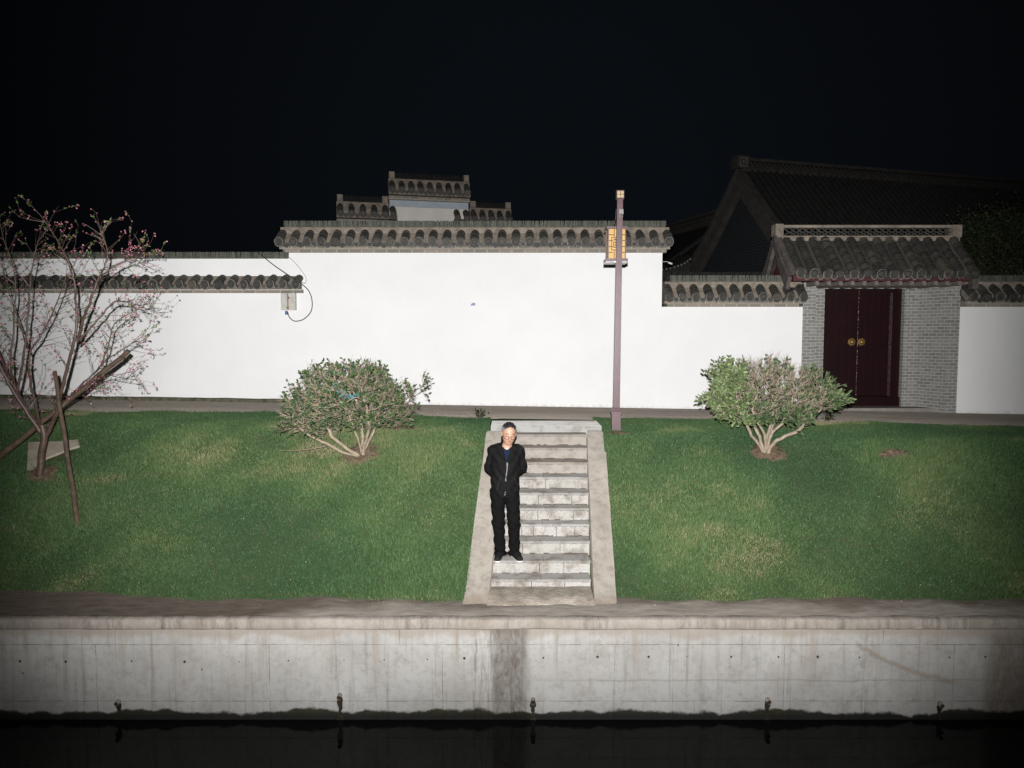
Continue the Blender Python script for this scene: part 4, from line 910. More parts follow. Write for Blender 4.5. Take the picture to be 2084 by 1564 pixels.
# exposed cement slab beside the tree
c = G(108, 925); patches.append((c.x, c.y, .42, .22)); m_ = MB(); out = [(58, 905), (120, 903), (158, 899), (162, 912), (140, 918), (118, 928), (96, 936), (66, 962), (55, 958)]
vs = []
for a, b in out: p = G(a, b); vs.append((p.x, p.y, float(zg(p.x, p.y)) + .03))
k = len(vs); m_.add(vs + [(x, y, z_ - .12) for x, y, z_ in vs], [tuple(range(k))[::-1]] + [(i, (i + 1) % k, k + (i + 1) % k, k + i) for i in range(k)])
tag(m_.build('cement_slab', simple('sandy_cement', (.30, .265, .215), (.22, .19, .15), 6, .95, .05, .5)), 'broken sandy cement slab showing through the grass by the blossom tree', 'slab')
if rng is not None:
    N = 1500000
    gx = rng.uniform(-11, 11, N); gy = rng.uniform(8.42, 12.75, N)
    keep = (np.abs(gx) < .72 * gy + .3) & (gy > y0_(gx) + .02 + .05 * np.sin(gx * 5) + rng.normal(0, .03, N)) & (gy < ytop(gx) + rng.normal(0, .05, N))
    dd = gx - (.44 + .055 * (gy - 8.83)); keep &= ~((np.abs(gx - (.325 + .0625 * (gy - 8.4))) < .875) & (gy < 11.3)) & ~((gx > -.36) & (gx < 1.40) & (gy > 11.15))
    for (cx_, cy_, rx_, ry_) in patches:
        q = ((gx - cx_) / rx_) ** 2 + ((gy - cy_) / ry_) ** 2; keep &= (q > .78 + rng.normal(0, .28, N) + .3 * np.sin(gx * 31) * np.sin(gy * 27)) | (rng.random(N) < .05)
    gx, gy = gx[keep], gy[keep]; N = len(gx); gz = zg(gx, gy)
    def fbm(x, y, seed, octs=4):
        r2 = np.random.default_rng(seed); o = 0; a = 1
        for k in range(octs):
            for _ in range(3):
                th = r2.uniform(0, 6.28); f = 1.1 * 2 ** k; o = o + a * np.sin((x * np.cos(th) + y * 1.6 * np.sin(th)) * f + r2.uniform(0, 6.28) + .8 * np.sin(x * f * .6 + k)) / 3
            a *= .62
        return o
    n1 = fbm(gx, gy, 1); n2 = fbm(gx * 1.5, gy * 1.5, 5, 5)
    dry = np.clip((n1 - .25) * 1.6, 0, 1) * np.clip(.5 + n2, 0, 1)
    # worn, drier areas the photograph shows
    for (px, py, rx_, ry_, kk) in ((430, 930, .9, .25, .38), (560, 960, .8, .2, .38), (250, 975, .7, .06, .8), (1400, 1010, 1.0, .28, .36), (1560, 1030, .6, .2, .4), (1640, 920, .5, .15, .3), (1350, 1215, 1.2, .10, .5), (1900, 1060, .9, .3, .4), (1770, 1160, .7, .2, .4), (1640, 1090, .4, .12, .4), (860, 1040, .5, .3, .3), (150, 900, .4, .2, .4), (960, 870, .5, .12, .3)):
        c = G(px, py); q = ((gx - c.x) / rx_) ** 2 + ((gy - c.y) / ry_) ** 2; dry = np.maximum(dry, kk * np.exp(-q * .9) * np.clip(.75 + .6 * n2, .1, 1.3))
    foot = np.exp(-((gy - y0_(gx)) / .10) ** 2) * .55; dry = np.maximum(dry, foot * np.clip(.4 + n2, 0, 1))
    keep2 = rng.random(N) > dry * .35; gx, gy, gz, dry, n2 = gx[keep2], gy[keep2], gz[keep2], dry[keep2], n2[keep2]; N = len(gx)
    h = rng.uniform(.028, .062, N) * (1 - .45 * dry) * (1 + .5 * np.clip(n2, -.45, 1.2)) ; h *= 1 + .5 * np.exp(-((gy - ytop(gx)) / .25) ** 2)
    th = rng.uniform(0, 2 * np.pi, N); le_ = rng.uniform(.1, .75, N) * h
    lx_ = np.cos(th) * le_; ly_ = np.sin(th) * le_ - .25 * h
    wd = rng.uniform(.0018, .0032, N); ph = rng.uniform(0, np.pi, N); wx, wy = np.cos(ph) * wd, np.sin(ph) * wd * .6
    b = np.stack([gx, gy, gz - .01], 1)
    V = np.stack([b + np.stack([-wx, -wy, 0 * wx], 1), b + np.stack([wx, wy, 0 * wx], 1),
                  b + np.stack([lx_ * .45 + wx * .8, ly_ * .45 + wy * .8, h * .62], 1), b + np.stack([lx_ * .45 - wx * .8, ly_ * .45 - wy * .8, h * .62], 1),
                  b + np.stack([lx_, ly_, h], 1)], 1).reshape(-1, 3)
    i5 = np.arange(N)[:, None] * 5
    F = np.concatenate([i5 + np.array([[0, 1, 2, 3]]), i5 + np.array([[3, 2, 4, 4]])], 0)
    col_ = np.clip(.33 + .20 * n2 + .16 * fbm(gx * .8, gy * .8, 12, 3) + rng.normal(0, .12, N) + dry * .36 + (rng.random(N) < .02 + .25 * dry) * .32, 0, 1)
    tri = i5 + np.array([[3, 2, 4]]); quad = i5 + np.array([[0, 1, 2, 3]])
    F3 = np.concatenate([quad[:, [0, 1, 2]] , quad[:, [0, 2, 3]], tri], 0)
    tag(np_mesh('grass', V, F3, GRASS, attr=np.repeat(col_, 5)), kind='stuff')
    # fallen petals and bits in the lawn
    K = 900; qx = rng.uniform(-8.5, 8, K); qy = rng.uniform(8.2, 12.3, K); okq = np.abs(qx - .42) > .95; 
    qx, qy = qx[okq], qy[okq]; qz = np.where(qy < y0_(qx), .04, zg(qx, qy) + .045); K = len(qx); a = rng.uniform(0, 6.28, K); e = rng.uniform(.0025, .0065, K)
    dx = np.stack([np.cos(a) * e, np.sin(a) * e, rng.uniform(-.4, .4, K) * e], 1); dy = np.stack([-np.sin(a) * e * .7, np.cos(a) * e * .7, e * .6], 1); c3 = np.stack([qx, qy, qz], 1)
    V = np.stack([c3 - dx, c3 - dy, c3 + dx, c3 + dy], 1).reshape(-1, 3); F = np.arange(K * 4).reshape(-1, 4)
    tag(np_mesh('litter', V, F, leafmat('fallen_petals', [(0, (.30, .17, .09)), (.45, (.42, .25, .2)), (1., (.7, .55, .5))], .6, .3), attr=np.repeat(rng.random(K), 4)), kind='stuff')
# dead twigs on the bank
for pts, lab in ((((1706, 1107), (1722, 1113), (1738, 1120), (1760, 1121), (1782, 1124)), 'long dead twig lying on the right lawn'), (((133, 1243), (160, 1228), (182, 1216), (205, 1210)), 'dead twig lying across the ledge edge at the lower left')):
    m_ = MB(); q = []
    for a, b in pts:
        p = G(a, b, 8.1); q.append(p + Vector((0, -.01, .06)))
    m_.tube(q, [.005, .0045, .004, .0035, .002][:len(q)], 5); tag(m_.build('twig', PROP), lab, 'twig')

# ------------------------------------------------------------------ bushes by space colonisation
def leaves_mesh(name, C_, D_, size, mat, parent, rnd, asp=.45, fold=.25):
    C_, D_ = np.asarray(C_), np.asarray(D_); K = len(C_); D_ = D_ / np.maximum(np.linalg.norm(D_, axis=1, keepdims=True), 1e-6)
    up = rng.normal(0, 1, (K, 3)); S = np.cross(D_, up); S /= np.maximum(np.linalg.norm(S, axis=1, keepdims=True), 1e-6); Nn = np.cross(S, D_)
    L = (size * rng.uniform(.65, 1.25, K))[:, None]; W_ = L * asp * .5
    v = [C_, C_ + D_ * L * .35 + S * W_ + Nn * W_ * fold, C_ + D_ * L * .75 + S * W_ * .8 + Nn * W_ * fold, C_ + D_ * L, C_ + D_ * L * .75 - S * W_ * .8 + Nn * W_ * fold, C_ + D_ * L * .35 - S * W_ + Nn * W_ * fold]
    V = np.stack(v, 1).reshape(-1, 3); i6 = np.arange(K)[:, None] * 6
    F = np.concatenate([i6 + np.array([[0, 1, 2, 3]]), i6 + np.array([[0, 3, 4, 5]])], 0)
    return np_mesh(name, V, F, mat, parent, attr=np.repeat(rnd, 6))
def bush(root, stems, attract, seed, label, leafm, leafk, twiglen, rtip=.0032, r_trunk=.05, size=.042, dens=1.0, bare=None):
    r_ = np.random.default_rng(seed)
    nodes = []; par = []
    for st in stems:     # hand placed stems
        prev = -1 if not nodes else 0
        if not nodes: nodes.append(np.array(st[0], float)); par.append(-1); prev = 0
        for a, b in zip(st[:-1], st[1:]):
            a, b = np.array(a, float), np.array(b, float); k = max(1, int(np.linalg.norm(b - a) / .07))
            for i in range(1, k + 1): nodes.append(a + (b - a) * i / k + r_.normal(0, .004, 3)); par.append(prev); prev = len(nodes) - 1
    A = np.array(attract); step, kill = .055, .085
    nodes = list(nodes)
    near = np.full(len(A), 1e9); idx = np.zeros(len(A), int); done = 0
    for it in range(60):
        Nn = np.array(nodes[done:])
        d = np.linalg.norm(A[:, None] - Nn[None], axis=2); j = d.argmin(1); dm = d[np.arange(len(A)), j]
        up = dm < near; near[up] = dm[up]; idx[up] = j[up] + done; done = len(nodes)
        live = near > kill; A, near, idx = A[live], near[live], idx[live]
        if len(A) == 0: break
        tgt = {}
        for q in range(len(A)):
            tgt.setdefault(idx[q], []).append(q)
        new = []
        for kx, qs in tgt.items():
            v_ = A[qs] - nodes[kx]; v_ = (v_ / np.linalg.norm(v_, axis=1, keepdims=True)).mean(0); v_ += r_.normal(0, .22, 3) + np.array([0, 0, .06]); v_ /= np.linalg.norm(v_)
            new.append((nodes[kx] + v_ * step, kx))
        for p, kx in new: nodes.append(p); par.append(kx)
    Nd = np.array(nodes); par = np.array(par); M = len(Nd)
    kids = np.zeros(M, int)
    for i in range(1, M): kids[par[i]] += 1
    rad = np.zeros(M); acc = np.zeros(M)
    for i in range(M - 1, 0, -1):
        rad[i] = rtip if acc[i] == 0 else acc[i] ** (1 / 2.25)
        acc[par[i]] += rad[i] ** 2.25
    rad[0] = acc[0] ** (1 / 2.25); rad = np.minimum(rad * (r_trunk / max(rad[0], 1e-6)) ** (np.clip((rad - rtip) / (rad[0] - rtip), 0, 1) ** .5), r_trunk)
    m = MB()
    for i in range(1, M):
        a, b = Nd[par[i]], Nd[i]; m.tube([a, b + (b - a) * .04], [float(min(rad[par[i]], rad[i] * 1.35)), float(rad[i])], 6 if rad[i] > .012 else (4 if rad[i] > .006 else 3), 0, False)
    trunk = m.build('trunk', TWIG, root, uv=False)
    for p in trunk.data.polygons: p.use_smooth = True
    # fine twigs
    cen = A0c; LC, LD = [], []; tw = MB()
    tips = [i for i in range(1, M) if kids[i] == 0 or (rad[i] < .008 and r_.random() < .75)]
    for i in tips:
        base = Nd[i]; o = base - cen; o /= np.linalg.norm(o); d0 = Nd[i] - Nd[par[i]]; d0 /= np.linalg.norm(d0)
        for q in range(r_.integers(2, 6)):
            d = d0 * .6 + o * .7 + r_.normal(0, .38, 3) + np.array([0, -.1, .15]); d /= np.linalg.norm(d); L = r_.uniform(.4, 1.1) * twiglen
            e = base + d * L * .5 + r_.normal(0, .008, 3); f = e + (d + r_.normal(0, .2, 3)) * L * .5
            tw.tube([base, e, f], [rtip * .9, rtip * .75, rtip * .45], 3, 0, False)
            bb = bare(base) if bare else .3
            if r_.random() > bb:
                for k in range(r_.integers(3, 8)):
                    t = r_.uniform(.3, 1.0); LC.append(base + (f - base) * t + r_.normal(0, .006, 3)); LD.append(d * .7 + r_.normal(0, .6, 3) + np.array([0, -.2, .1]))
    for p in (0,): tw.build('twigs', TWIG, root, uv=False)
    ex = [i for i in range(M) if rad[i] < .012]
    for i in r_.choice(ex, int(len(ex) * dens)):
        if r_.random() > (bare(Nd[i]) if bare else .3):
            for k in range(2): LC.append(Nd[i] + r_.normal(0, .018, 3)); LD.append(r_.normal(0, .8, 3) + np.array([0, -.3, .2]))
    LC, LD = np.array(LC), np.array(LD)
    leaves_mesh('leaves', LC, LD, size, leafm, root, np.clip(leafk(LC) + r_.normal(0, .17, len(LC)), 0, 1), .5)
    return M, len(LC)
def dome(center, r, n_, seed, shell=.45, zcut=-1, squash=None):
    r_ = np.random.default_rng(seed); out = []
    while len(out) < n_:
        p = r_.uniform(-1, 1, 3); l = np.linalg.norm(p)
        if l > 1 or l < shell * r_.random() ** .4: continue
        th = math.atan2(p[2], p[0]); lim = 1 + .10 * math.sin(th * 3 + seed) + .07 * math.sin(th * 7 + seed * 2) + .05 * math.sin(p[1] * 9)
        p = p * lim
        if p[2] < zcut: continue
        out.append(np.array(center) + p * np.array(r))
    return out
# left bush, spreading to the left
o_ = bl; rt = empty('bush', o_, 'leafy bush left of the stairs with many pale stems, a teal scrap caught in it', 'bush')
loc = lambda px, py, dy=0: (np.array(P(px, py, o_.y + dy)) - np.array(o_))
cc = loc(718, 808); rad_ = (152 / 133.5 * o_.y / 11.2 * 1.0, .85, .60)
A0c = loc(735, 880)
cc = loc(708, 820)
att = dome(cc, (.95, .80, .56), 1250, 3, .35, -.62) + dome(loc(640, 852), (.50, .5, .28), 180, 4, .3) + [loc(862 + random.uniform(-8, 8), 770 + random.uniform(-8, 30)) for _ in range(12)]
stems = [[(0, 0, -.05), (.0, 0, .04), tuple(loc(760, 880)), tuple(loc(765, 850, .1)), tuple(loc(790, 820, .15))],
         [(0, 0, .03), tuple(loc(738, 890, .05)), tuple(loc(735, 845, .1)), tuple(loc(720, 800, .1))],
         [(0, 0, .03), tuple(loc(728, 895, -.08)), tuple(loc(715, 860, -.15)), tuple(loc(700, 815, -.2))],
         [(0, 0, .0), tuple(loc(712, 918, -.05)), tuple(loc(675, 890, -.1)), tuple(loc(662, 860, -.1)), tuple(loc(650, 820))],
         [(0, 0, .0), tuple(loc(700, 922, -.1)), tuple(loc(655, 900, -.2)), tuple(loc(620, 880, -.2)), tuple(loc(590, 850, -.1))],
         [(0, 0, .05), tuple(loc(765, 870, .15)), tuple(loc(800, 840, .3)), tuple(loc(822, 815, .3))],
         [(0, 0, .05), tuple(loc(752, 870, -.2)), tuple(loc(745, 830, -.4)), tuple(loc(735, 790, -.45))]]
bareL = lambda p: .66
st1 = bush(rt, stems, att, 11, '', LEAF, lambda C_: .42 + .0 * C_[:, 0], .16, r_trunk=.062, size=.054, dens=.55, bare=bareL)
m_ = MB(); q = [loc(668, 905), loc(640, 910), loc(605, 914), loc(575, 913)]; m_.tube([Vector(p) + Vector((0, -.2, 0)) for p in q], [.008, .006, .005, .003], 5); m_.build('dead_branch', TWIG, rt)
m_ = MB()
for k in range(46):
    t = random.random(); p = P(684 + 34 * t + random.uniform(-5, 5), 795 + 20 * t + random.uniform(-8, 6), o_.y - .60) if k < 36 else P(725 + random.uniform(-6, 6), 806 + random.uniform(-6, 4), o_.y - .58)
    a = Vector((random.uniform(-1, 1), random.uniform(-1, 1), random.uniform(-1, 1))).normalized(); b = a.orthogonal().normalized()
    m_.add([p, p + a * .035, p + a * .035 + b * .02, p + b * .022], [(0, 1, 2, 3)])
tag(m_.build('plastic_scrap', TEAL), 'torn teal plastic netting snagged in the left bush', 'litter')
# right bush, rounder
o_ = br; rt = empty('bush', o_, 'rounded bush beside the gatehouse door, dense bare twigs on top and paler green leaves', 'bush')
loc = lambda px, py, dy=0: (np.array(P(px, py, o_.y + dy)) - np.array(o_))
A0c = loc(1562, 870)
att = dome(loc(1566, 803), (.94, .80, .52), 1500, 8, .4, -.8)
stems = [[(0, 0, -.05), (.0, 0, .05), tuple(loc(1560, 890)), tuple(loc(1568, 868, .05)), tuple(loc(1575, 830, .1))],
         [(0, 0, .06), tuple(loc(1556, 885, -.05)), tuple(loc(1545, 862, -.1)), tuple(loc(1530, 835, -.1))],
         [(-.03, 0, .02), tuple(loc(1546, 890, -.02)), tuple(loc(1533, 862)), tuple(loc(1512, 832, .1))],
         [(0, 0, .08), tuple(loc(1572, 880, -.05)), tuple(loc(1592, 862, -.1)), tuple(loc(1604, 838, -.1))],
         [(0, 0, .05), tuple(loc(1580, 897, -.1)), tuple(loc(1620, 880, -.15)), tuple(loc(1645, 858, -.1)), tuple(loc(1672, 832))],
         [(0, 0, .05), tuple(loc(1568, 875, .2)), tuple(loc(1585, 840, .3))],
         [(-.03, 0, .03), tuple(loc(1530, 888, -.05)), tuple(loc(1518, 862, -.1)), tuple(loc(1506, 838, -.15))]]
def bareR(p):
    px_ = p[0]; return .93 if (abs(px_ - .10) < .52 and p[2] > .70) else (.35 if px_ > -.3 else .12)
st2 = bush(rt, stems, att, 23, '', LEAF2, lambda C_: np.where(C_[:, 0] < -.35, .62, .30) + .12 * (C_[:, 0] > .8), .15, r_trunk=.07, size=.060, dens=.75, bare=bareR)
print('bushes', st1, st2)

# ------------------------------------------------------------------ peach tree
o_ = tb; rt = empty('peach_tree', o_, 'young peach tree with pink blossom and bare arching limbs at the left edge', 'tree')
loc = lambda px, py, dy=0: np.array(P(px, py, o_.y + dy)) - np.array(o_)
limbs = [([(80, 985, 0), (84, 935, 0), (90, 890, 0), (86, 866, 0)], .052, .044, 0),
 ([(88, 885, 0), (62, 850, -.05), (38, 815, -.1), (18, 780, -.15), (-5, 735, -.2), (-30, 690, -.25), (-45, 640, -.3)], .036, .014, 1),
 ([(78, 862, 0), (55, 835, .1), (36, 800, .2), (20, 770, .25), (8, 745, .3), (-10, 700, .35), (-25, 640, .4), (-22, 560, .4)], .030, .008, 1),
 ([(34, 802, -.1), (44, 755, -.15), (52, 700, -.2), (58, 640, -.2), (62, 570, -.25), (70, 520, -.3), (78, 490, -.3)], .021, .005, 1),
 ([(32, 800, .1), (22, 745, .2), (27, 680, .25), (31, 610, .3), (28, 550, .3), (12, 500, .3), (0, 460, .3)], .018, .005, 1),
 ([(80, 865, 0), (72, 825, .15), (62, 775, .25), (60, 720, .3), (80, 690, .35), (98, 655, .4), (118, 610, .4), (135, 560, .4)], .024, .006, 1),
 ([(92, 890, 0), (108, 858, 0), (118, 830, -.05), (126, 792, -.1), (138, 745, -.15), (150, 700, -.2), (156, 660, -.2), (154, 610, -.2), (148, 560, -.25), (135, 525, -.3), (122, 500, -.3), (105, 470, -.3), (92, 452, -.35)], .036, .005, 1),
 ([(158, 690, -.2), (170, 650, -.3), (186, 610, -.35), (198, 575, -.35), (212, 545, -.4), (219, 515, -.4), (212, 490, -.4), (204, 468, -.45)], .022, .005, 1),
 ([(157, 695, -.2), (180, 672, -.1), (205, 645, 0), (228, 618, .05), (255, 613, .1), (280, 621, .1), (305, 620, .1)], .017, .004, 1),
 ([(206, 562, -.35), (230, 545, -.3), (258, 530, -.25), (272, 526, -.2), (288, 520, -.2)], .011, .003, 1),
 ([(98, 868, 0), (125, 830, .1), (150, 800, .2), (180, 770, .25), (205, 745, .3), (222, 700, .3), (232, 660, .3), (262, 640, .3)], .022, .005, 1),
 ([(150, 800, .15), (180, 782, .1), (215, 765, .05), (250, 770, .05), (285, 775, 0)], .010, .003, 1),
 ([(190, 762, .25), (215, 735, .2), (245, 715, .15), (275, 695, .1)], .011, .003, 1),
 ([(60, 720, .3), (40, 660, .4), (20, 600, .4), (5, 540, .45)], .013, .004, 1),
 ([(-30, 690, -.25), (-60, 620, -.3), (-80, 540, -.3)], .014, .005, 1)]
tm = MB(); bm = MB(); r_ = np.random.default_rng(5); BC, BD, LC, LD = [], [], [], []
def shoot(base, d, L, r0, level):
    k = max(2, int(L / .09)); pts = [base]; d = d / np.linalg.norm(d); cur = base
    for i in range(k):
        d = d + r_.normal(0, .10, 3) + np.array([0, 0, .035]); d /= np.linalg.norm(d); cur = cur + d * L / k; pts.append(cur)
        if r_.random() < .64 and 0 < i:
            for _ in range(r_.integers(1, 4)): BC.append(cur + r_.normal(0, .011, 3)); BD.append(r_.normal(0, 1, 3))
        if level < 3 and i > 0 and r_.random() < (.55 if level == 1 else .34):
            s_ = r_.normal(0, 1, 3); s_ -= d * s_.dot(d); s_ /= np.linalg.norm(s_); shoot(cur, d * .75 + s_ * .7, L * r_.uniform(.3, .6), r0 * .6, level + 1)
    if r_.random() < .55:
        for _ in range(4): LC.append(cur + r_.normal(0, .008, 3) - d * r_.uniform(0, .08)); LD.append(d + r_.normal(0, .4, 3))
    rs = [r0 * (1 - .72 * i / k) for i in range(k + 1)]
    bm.tube([Vector(p) for p in pts], [max(.0016, q) for q in rs], 4 if r0 > .005 else 3, 0, False)
for pts, r0, r1, lv in limbs:
    P3 = [loc(*p) for p in pts]; sp_ = spline([Vector(p) for p in P3], 4); n_ = len(sp_)
    sp_ = [p + Vector(r_.normal(0, .004, 3)) for p in sp_]
    tm.tube(sp_, [r0 + (r1 - r0) * (i / (n_ - 1)) ** .8 for i in range(n_)], 8, 0, False)
    if lv == 0: continue
    for i in range(2 if r0 > .03 else 1, n_):
        f = i / n_; p = np.array(sp_[i]); d = np.array(sp_[i] - sp_[i - 1]); d /= np.linalg.norm(d)
        if p[2] < .75: continue
        for q in range(2 if f > .3 else 1):
            if r_.random() < .34 + .46 * f:
                s_ = r_.normal(0, 1, 3) * np.array([1, .8, .6]); s_ -= d * s_.dot(d); s_ /= np.linalg.norm(s_)
                shoot(p, d * .6 + s_ * .8 + np.array([.06, 0, .12]), r_.uniform(.2, .58) * (1.05 - .45 * f), .0045, 1)
    shoot(np.array(sp_[-1]), d, r_.uniform(.2, .35), r1 * .8, 1)
tm.build('trunk', PBARK, rt, uv=False); bm.build('branches', PBARK, rt, uv=False)
BC, BD = np.array(BC), np.array(BD); K = len(BC)
CC, DD, RR = [], [], []
for j in range(5):     # five small petals round each flower
    DD.append(BD + r_.normal(0, .9, (K, 3))); CC.append(BC); RR.append(np.clip(r_.normal(.5, .25, K), 0, 1))
leaves_mesh('blossoms', np.concatenate(CC), np.concatenate(DD), .0165, PETAL, rt, np.concatenate(RR), .85)
leaves_mesh('leaves', LC, LD, .034, BUDLEAF, rt, r_.random(len(LC)), .35)
print('tree', K, len(LC))
# wooden props
for pts, r0, lab in (([(111, 757, -.35), (125, 840, -.45), (138, 920, -.55), (160, 1068, 0)], .032, 'slender wooden prop leaning in front of the blossom tree, its foot in the lawn'),
                     ([(262, 715, .25), (180, 782, .1), (75, 868, -.05), (-12, 940, -.2)], .043, 'thick weathered pole slanting behind the blossom tree from lower left to upper right')):
    q = [P(a, b, o_.y + c_) for a, b, c_ in pts]
    if r0 < .04: e = G(160, 1068); q[3] = e - Vector((0, 0, .08)); t0 = P(111, 757, o_.y - .25); q = [t0.lerp(q[3], k / 3) for k in range(4)]
    else:
        e = G(-40, 962); t0 = P(262, 715, o_.y + .25); q = [t0.lerp(e, k / 3) for k in range(4)]
    m_ = MB(); sp_ = spline(q, 5); m_.tube([p + Vector((.006 * math.sin(i * 1.3), 0, .005 * math.cos(i * 2.1))) for i, p in enumerate(sp_)], [r0 * (.8 + .25 * i / len(sp_)) for i in range(len(sp_))], 10)
    tag(m_.build('wooden_prop', PROP), lab, 'pole', 'poles propping the blossom tree')

# ------------------------------------------------------------------ dark tree behind the gatehouse
c = P(2025, 525, 18.5); rt = empty('evergreen_tree', (c.x, c.y, 1.35), 'dark round evergreen tree behind the right end of the gatehouse roof', 'tree')
r_ = np.random.default_rng(9); cz = c.z - 1.35
tm = MB(); tm.tube([(0, 0, 0), (.05, 0, 1.2), (0, 0, cz - .6)], [.14, .11, .08], 8)
LC, LD = [], []
for k in range(230):
    d = r_.normal(0, 1, 3); d[1] = -abs(d[1]) * .9 if r_.random() < .75 else d[1]; d /= np.linalg.norm(d); e = np.array([0, 0, cz]) + d * np.array([1.7, 1.3, 1.02]) * r_.uniform(.5, 1.06)
    if k % 4 == 0: tm.tube([(0, 0, cz - .8), tuple((e + np.array([0, 0, cz - .8])) / 2 + r_.normal(0, .05, 3)), tuple(e)], [.035, .02, .006], 4, 0, False)
    nn_ = 95; LC.append(e + r_.normal(0, .17, (nn_, 3))); LD.append(d + r_.normal(0, .7, (nn_, 3)))
tm.build('trunk', PBARK, rt, uv=False); LC, LD = np.concatenate(LC), np.concatenate(LD)
leaves_mesh('crown', LC, LD, .06, LEAFD, rt, np.clip(.35 + .5 * sst(0, 1.2, LC[:, 0]) * sst(.3, -.6, LC[:, 2] - cz) + r_.normal(0, .25, len(LC)), 0, 1), .45)

# small weeds
for px, py, hh, lab in ((976, 852, .16, 'small leafy weed at the top of the stairs, left side'), (1254, 868, .0, ''), (1686, 858, .13, 'tiny upright weed on the path edge right of the right bush')):
    if hh == 0: continue
    p = G(px, py, 11); rt = empty('weed', p, lab, 'weed'); r_ = np.random.default_rng(px); k = 60
    C_ = np.stack([r_.normal(0, .05, k), r_.normal(0, .04, k), r_.uniform(0, hh, k)], 1); leaves_mesh('leaves', C_, r_.normal(0, 1, (k, 3)) + np.array([0, 0, .7]), .05, LEAFD, rt, r_.random(k), .5)
    m_ = MB(); m_.tube([(0, 0, -.02), (.01, 0, hh * .6), (-.01, 0, hh)], .004, 4); m_.build('stem', TWIG, rt)

# ------------------------------------------------------------------ person (smooth-blended volumes, polygonised)
def sm_min(a, b, k):
    h = np.clip(.5 + .5 * (b - a) / k, 0, 1); return b * (1 - h) + a * h - k * h * (1 - h)
def cone_sdf(p, a, b, r0, r1):
    a, b = np.array(a, 'f'), np.array(b, 'f'); d = b - a; q = p - a; t = np.clip((q @ d) / (d @ d), 0, 1)
    return np.linalg.norm(q - t[..., None] * d, axis=-1) - (r0 + (r1 - r0) * t)
def ell_sdf(p, c, r, rot=None):
    q = p - np.array(c, 'f')
    if rot is not None: q = q @ np.array(rot, 'f')
    r = np.array(r, 'f'); k0 = np.linalg.norm(q / r, axis=-1); k1 = np.linalg.norm(q / (r * r), axis=-1); return k0 * (k0 - 1) / np.maximum(k1, 1e-6)
def surface(f, lo, hi, h):
    """surface nets: returns verts, quads of f = 0"""
    ax = [np.arange(a, b + h, h, dtype='f') for a, b in zip(lo, hi)]
    G_ = np.stack(np.meshgrid(*ax, indexing='ij'), -1); v = f(G_).astype('f'); s_ = v < 0; n = np.array(v.shape)
    cs = np.zeros(n - 1, int); acc = np.zeros((*(n - 1), 3), 'f'); cnt = np.zeros(n - 1, 'f')
    for d in range(3):
        e = [(0, 0), (0, 1), (1, 0), (1, 1)]
        o = [k for k in range(3) if k != d]
        for i, j in e:
            a = [slice(0, n[k] - 1) for k in range(3)]; b = list(a)
            a[o[0]] = slice(i, n[o[0]] - 1 + i); a[o[1]] = slice(j, n[o[1]] - 1 + j); b = list(a)
            a[d] = slice(0, n[d] - 1); b[d] = slice(1, n[d])
            va, vb = v[tuple(a)], v[tuple(b)]; cr = (va < 0) != (vb < 0); t = np.where(cr, va / np.where(cr, va - vb, 1), 0)
            pt = np.zeros((*(n - 1), 3), 'f'); pt[..., d] = t; pt[..., o[0]] = i; pt[..., o[1]] = j
            acc += pt * cr[..., None]; cnt += cr
    act = cnt > 0; ids = -np.ones(n - 1, int); ids[act] = np.arange(act.sum())
    base = np.stack(np.nonzero(act), 1); V = (base + acc[act] / cnt[act][:, None]) * h + np.array(lo, 'f'); Q = []
    for d in range(3):
        o = [(d + 1) % 3, (d + 2) % 3]; a = [slice(1, n[k] - 1) for k in range(3)]; a[d] = slice(0, n[d] - 1); b = list(a); b[d] = slice(1, n[d])
        sa, sb = s_[tuple(a)], s_[tuple(b)]; idx = np.stack(np.nonzero(sa != sb), 1)
        if len(idx) == 0: continue
        fl_ = sa[tuple(idx.T)]; c = idx.copy(); c[:, o[0]] += 1; c[:, o[1]] += 1   # grid index of edge start
        def cell(di, dj):
            q = c.copy(); q[:, o[0]] -= 1 - di; q[:, o[1]] -= 1 - dj; return ids[tuple(q.T)]
        q4 = np.stack([cell(0, 0), cell(1, 0), cell(1, 1), cell(0, 1)], 1); q4 = np.where(fl_[:, None], q4, q4[:, ::-1]); Q.append(q4)
    return V, np.concatenate(Q)
PX0, PYT = 1040, 1140
pf = P(1038, 1140, 9.17); man = empty('person', (pf.x, 9.17, 2 * RISE), 'man in black zip jacket and trousers standing on a step, hands behind back', 'person')
A_ = np.array
SHL, SHR, EL, ER = A_([-.218, .02, 1.385]), A_([.118, .02, 1.39]), A_([-.275, .10, 1.13]), A_([.163, .10, 1.14])
HNL, HNR = A_([-.09, .20, .96]), A_([-.01, .215, .95])
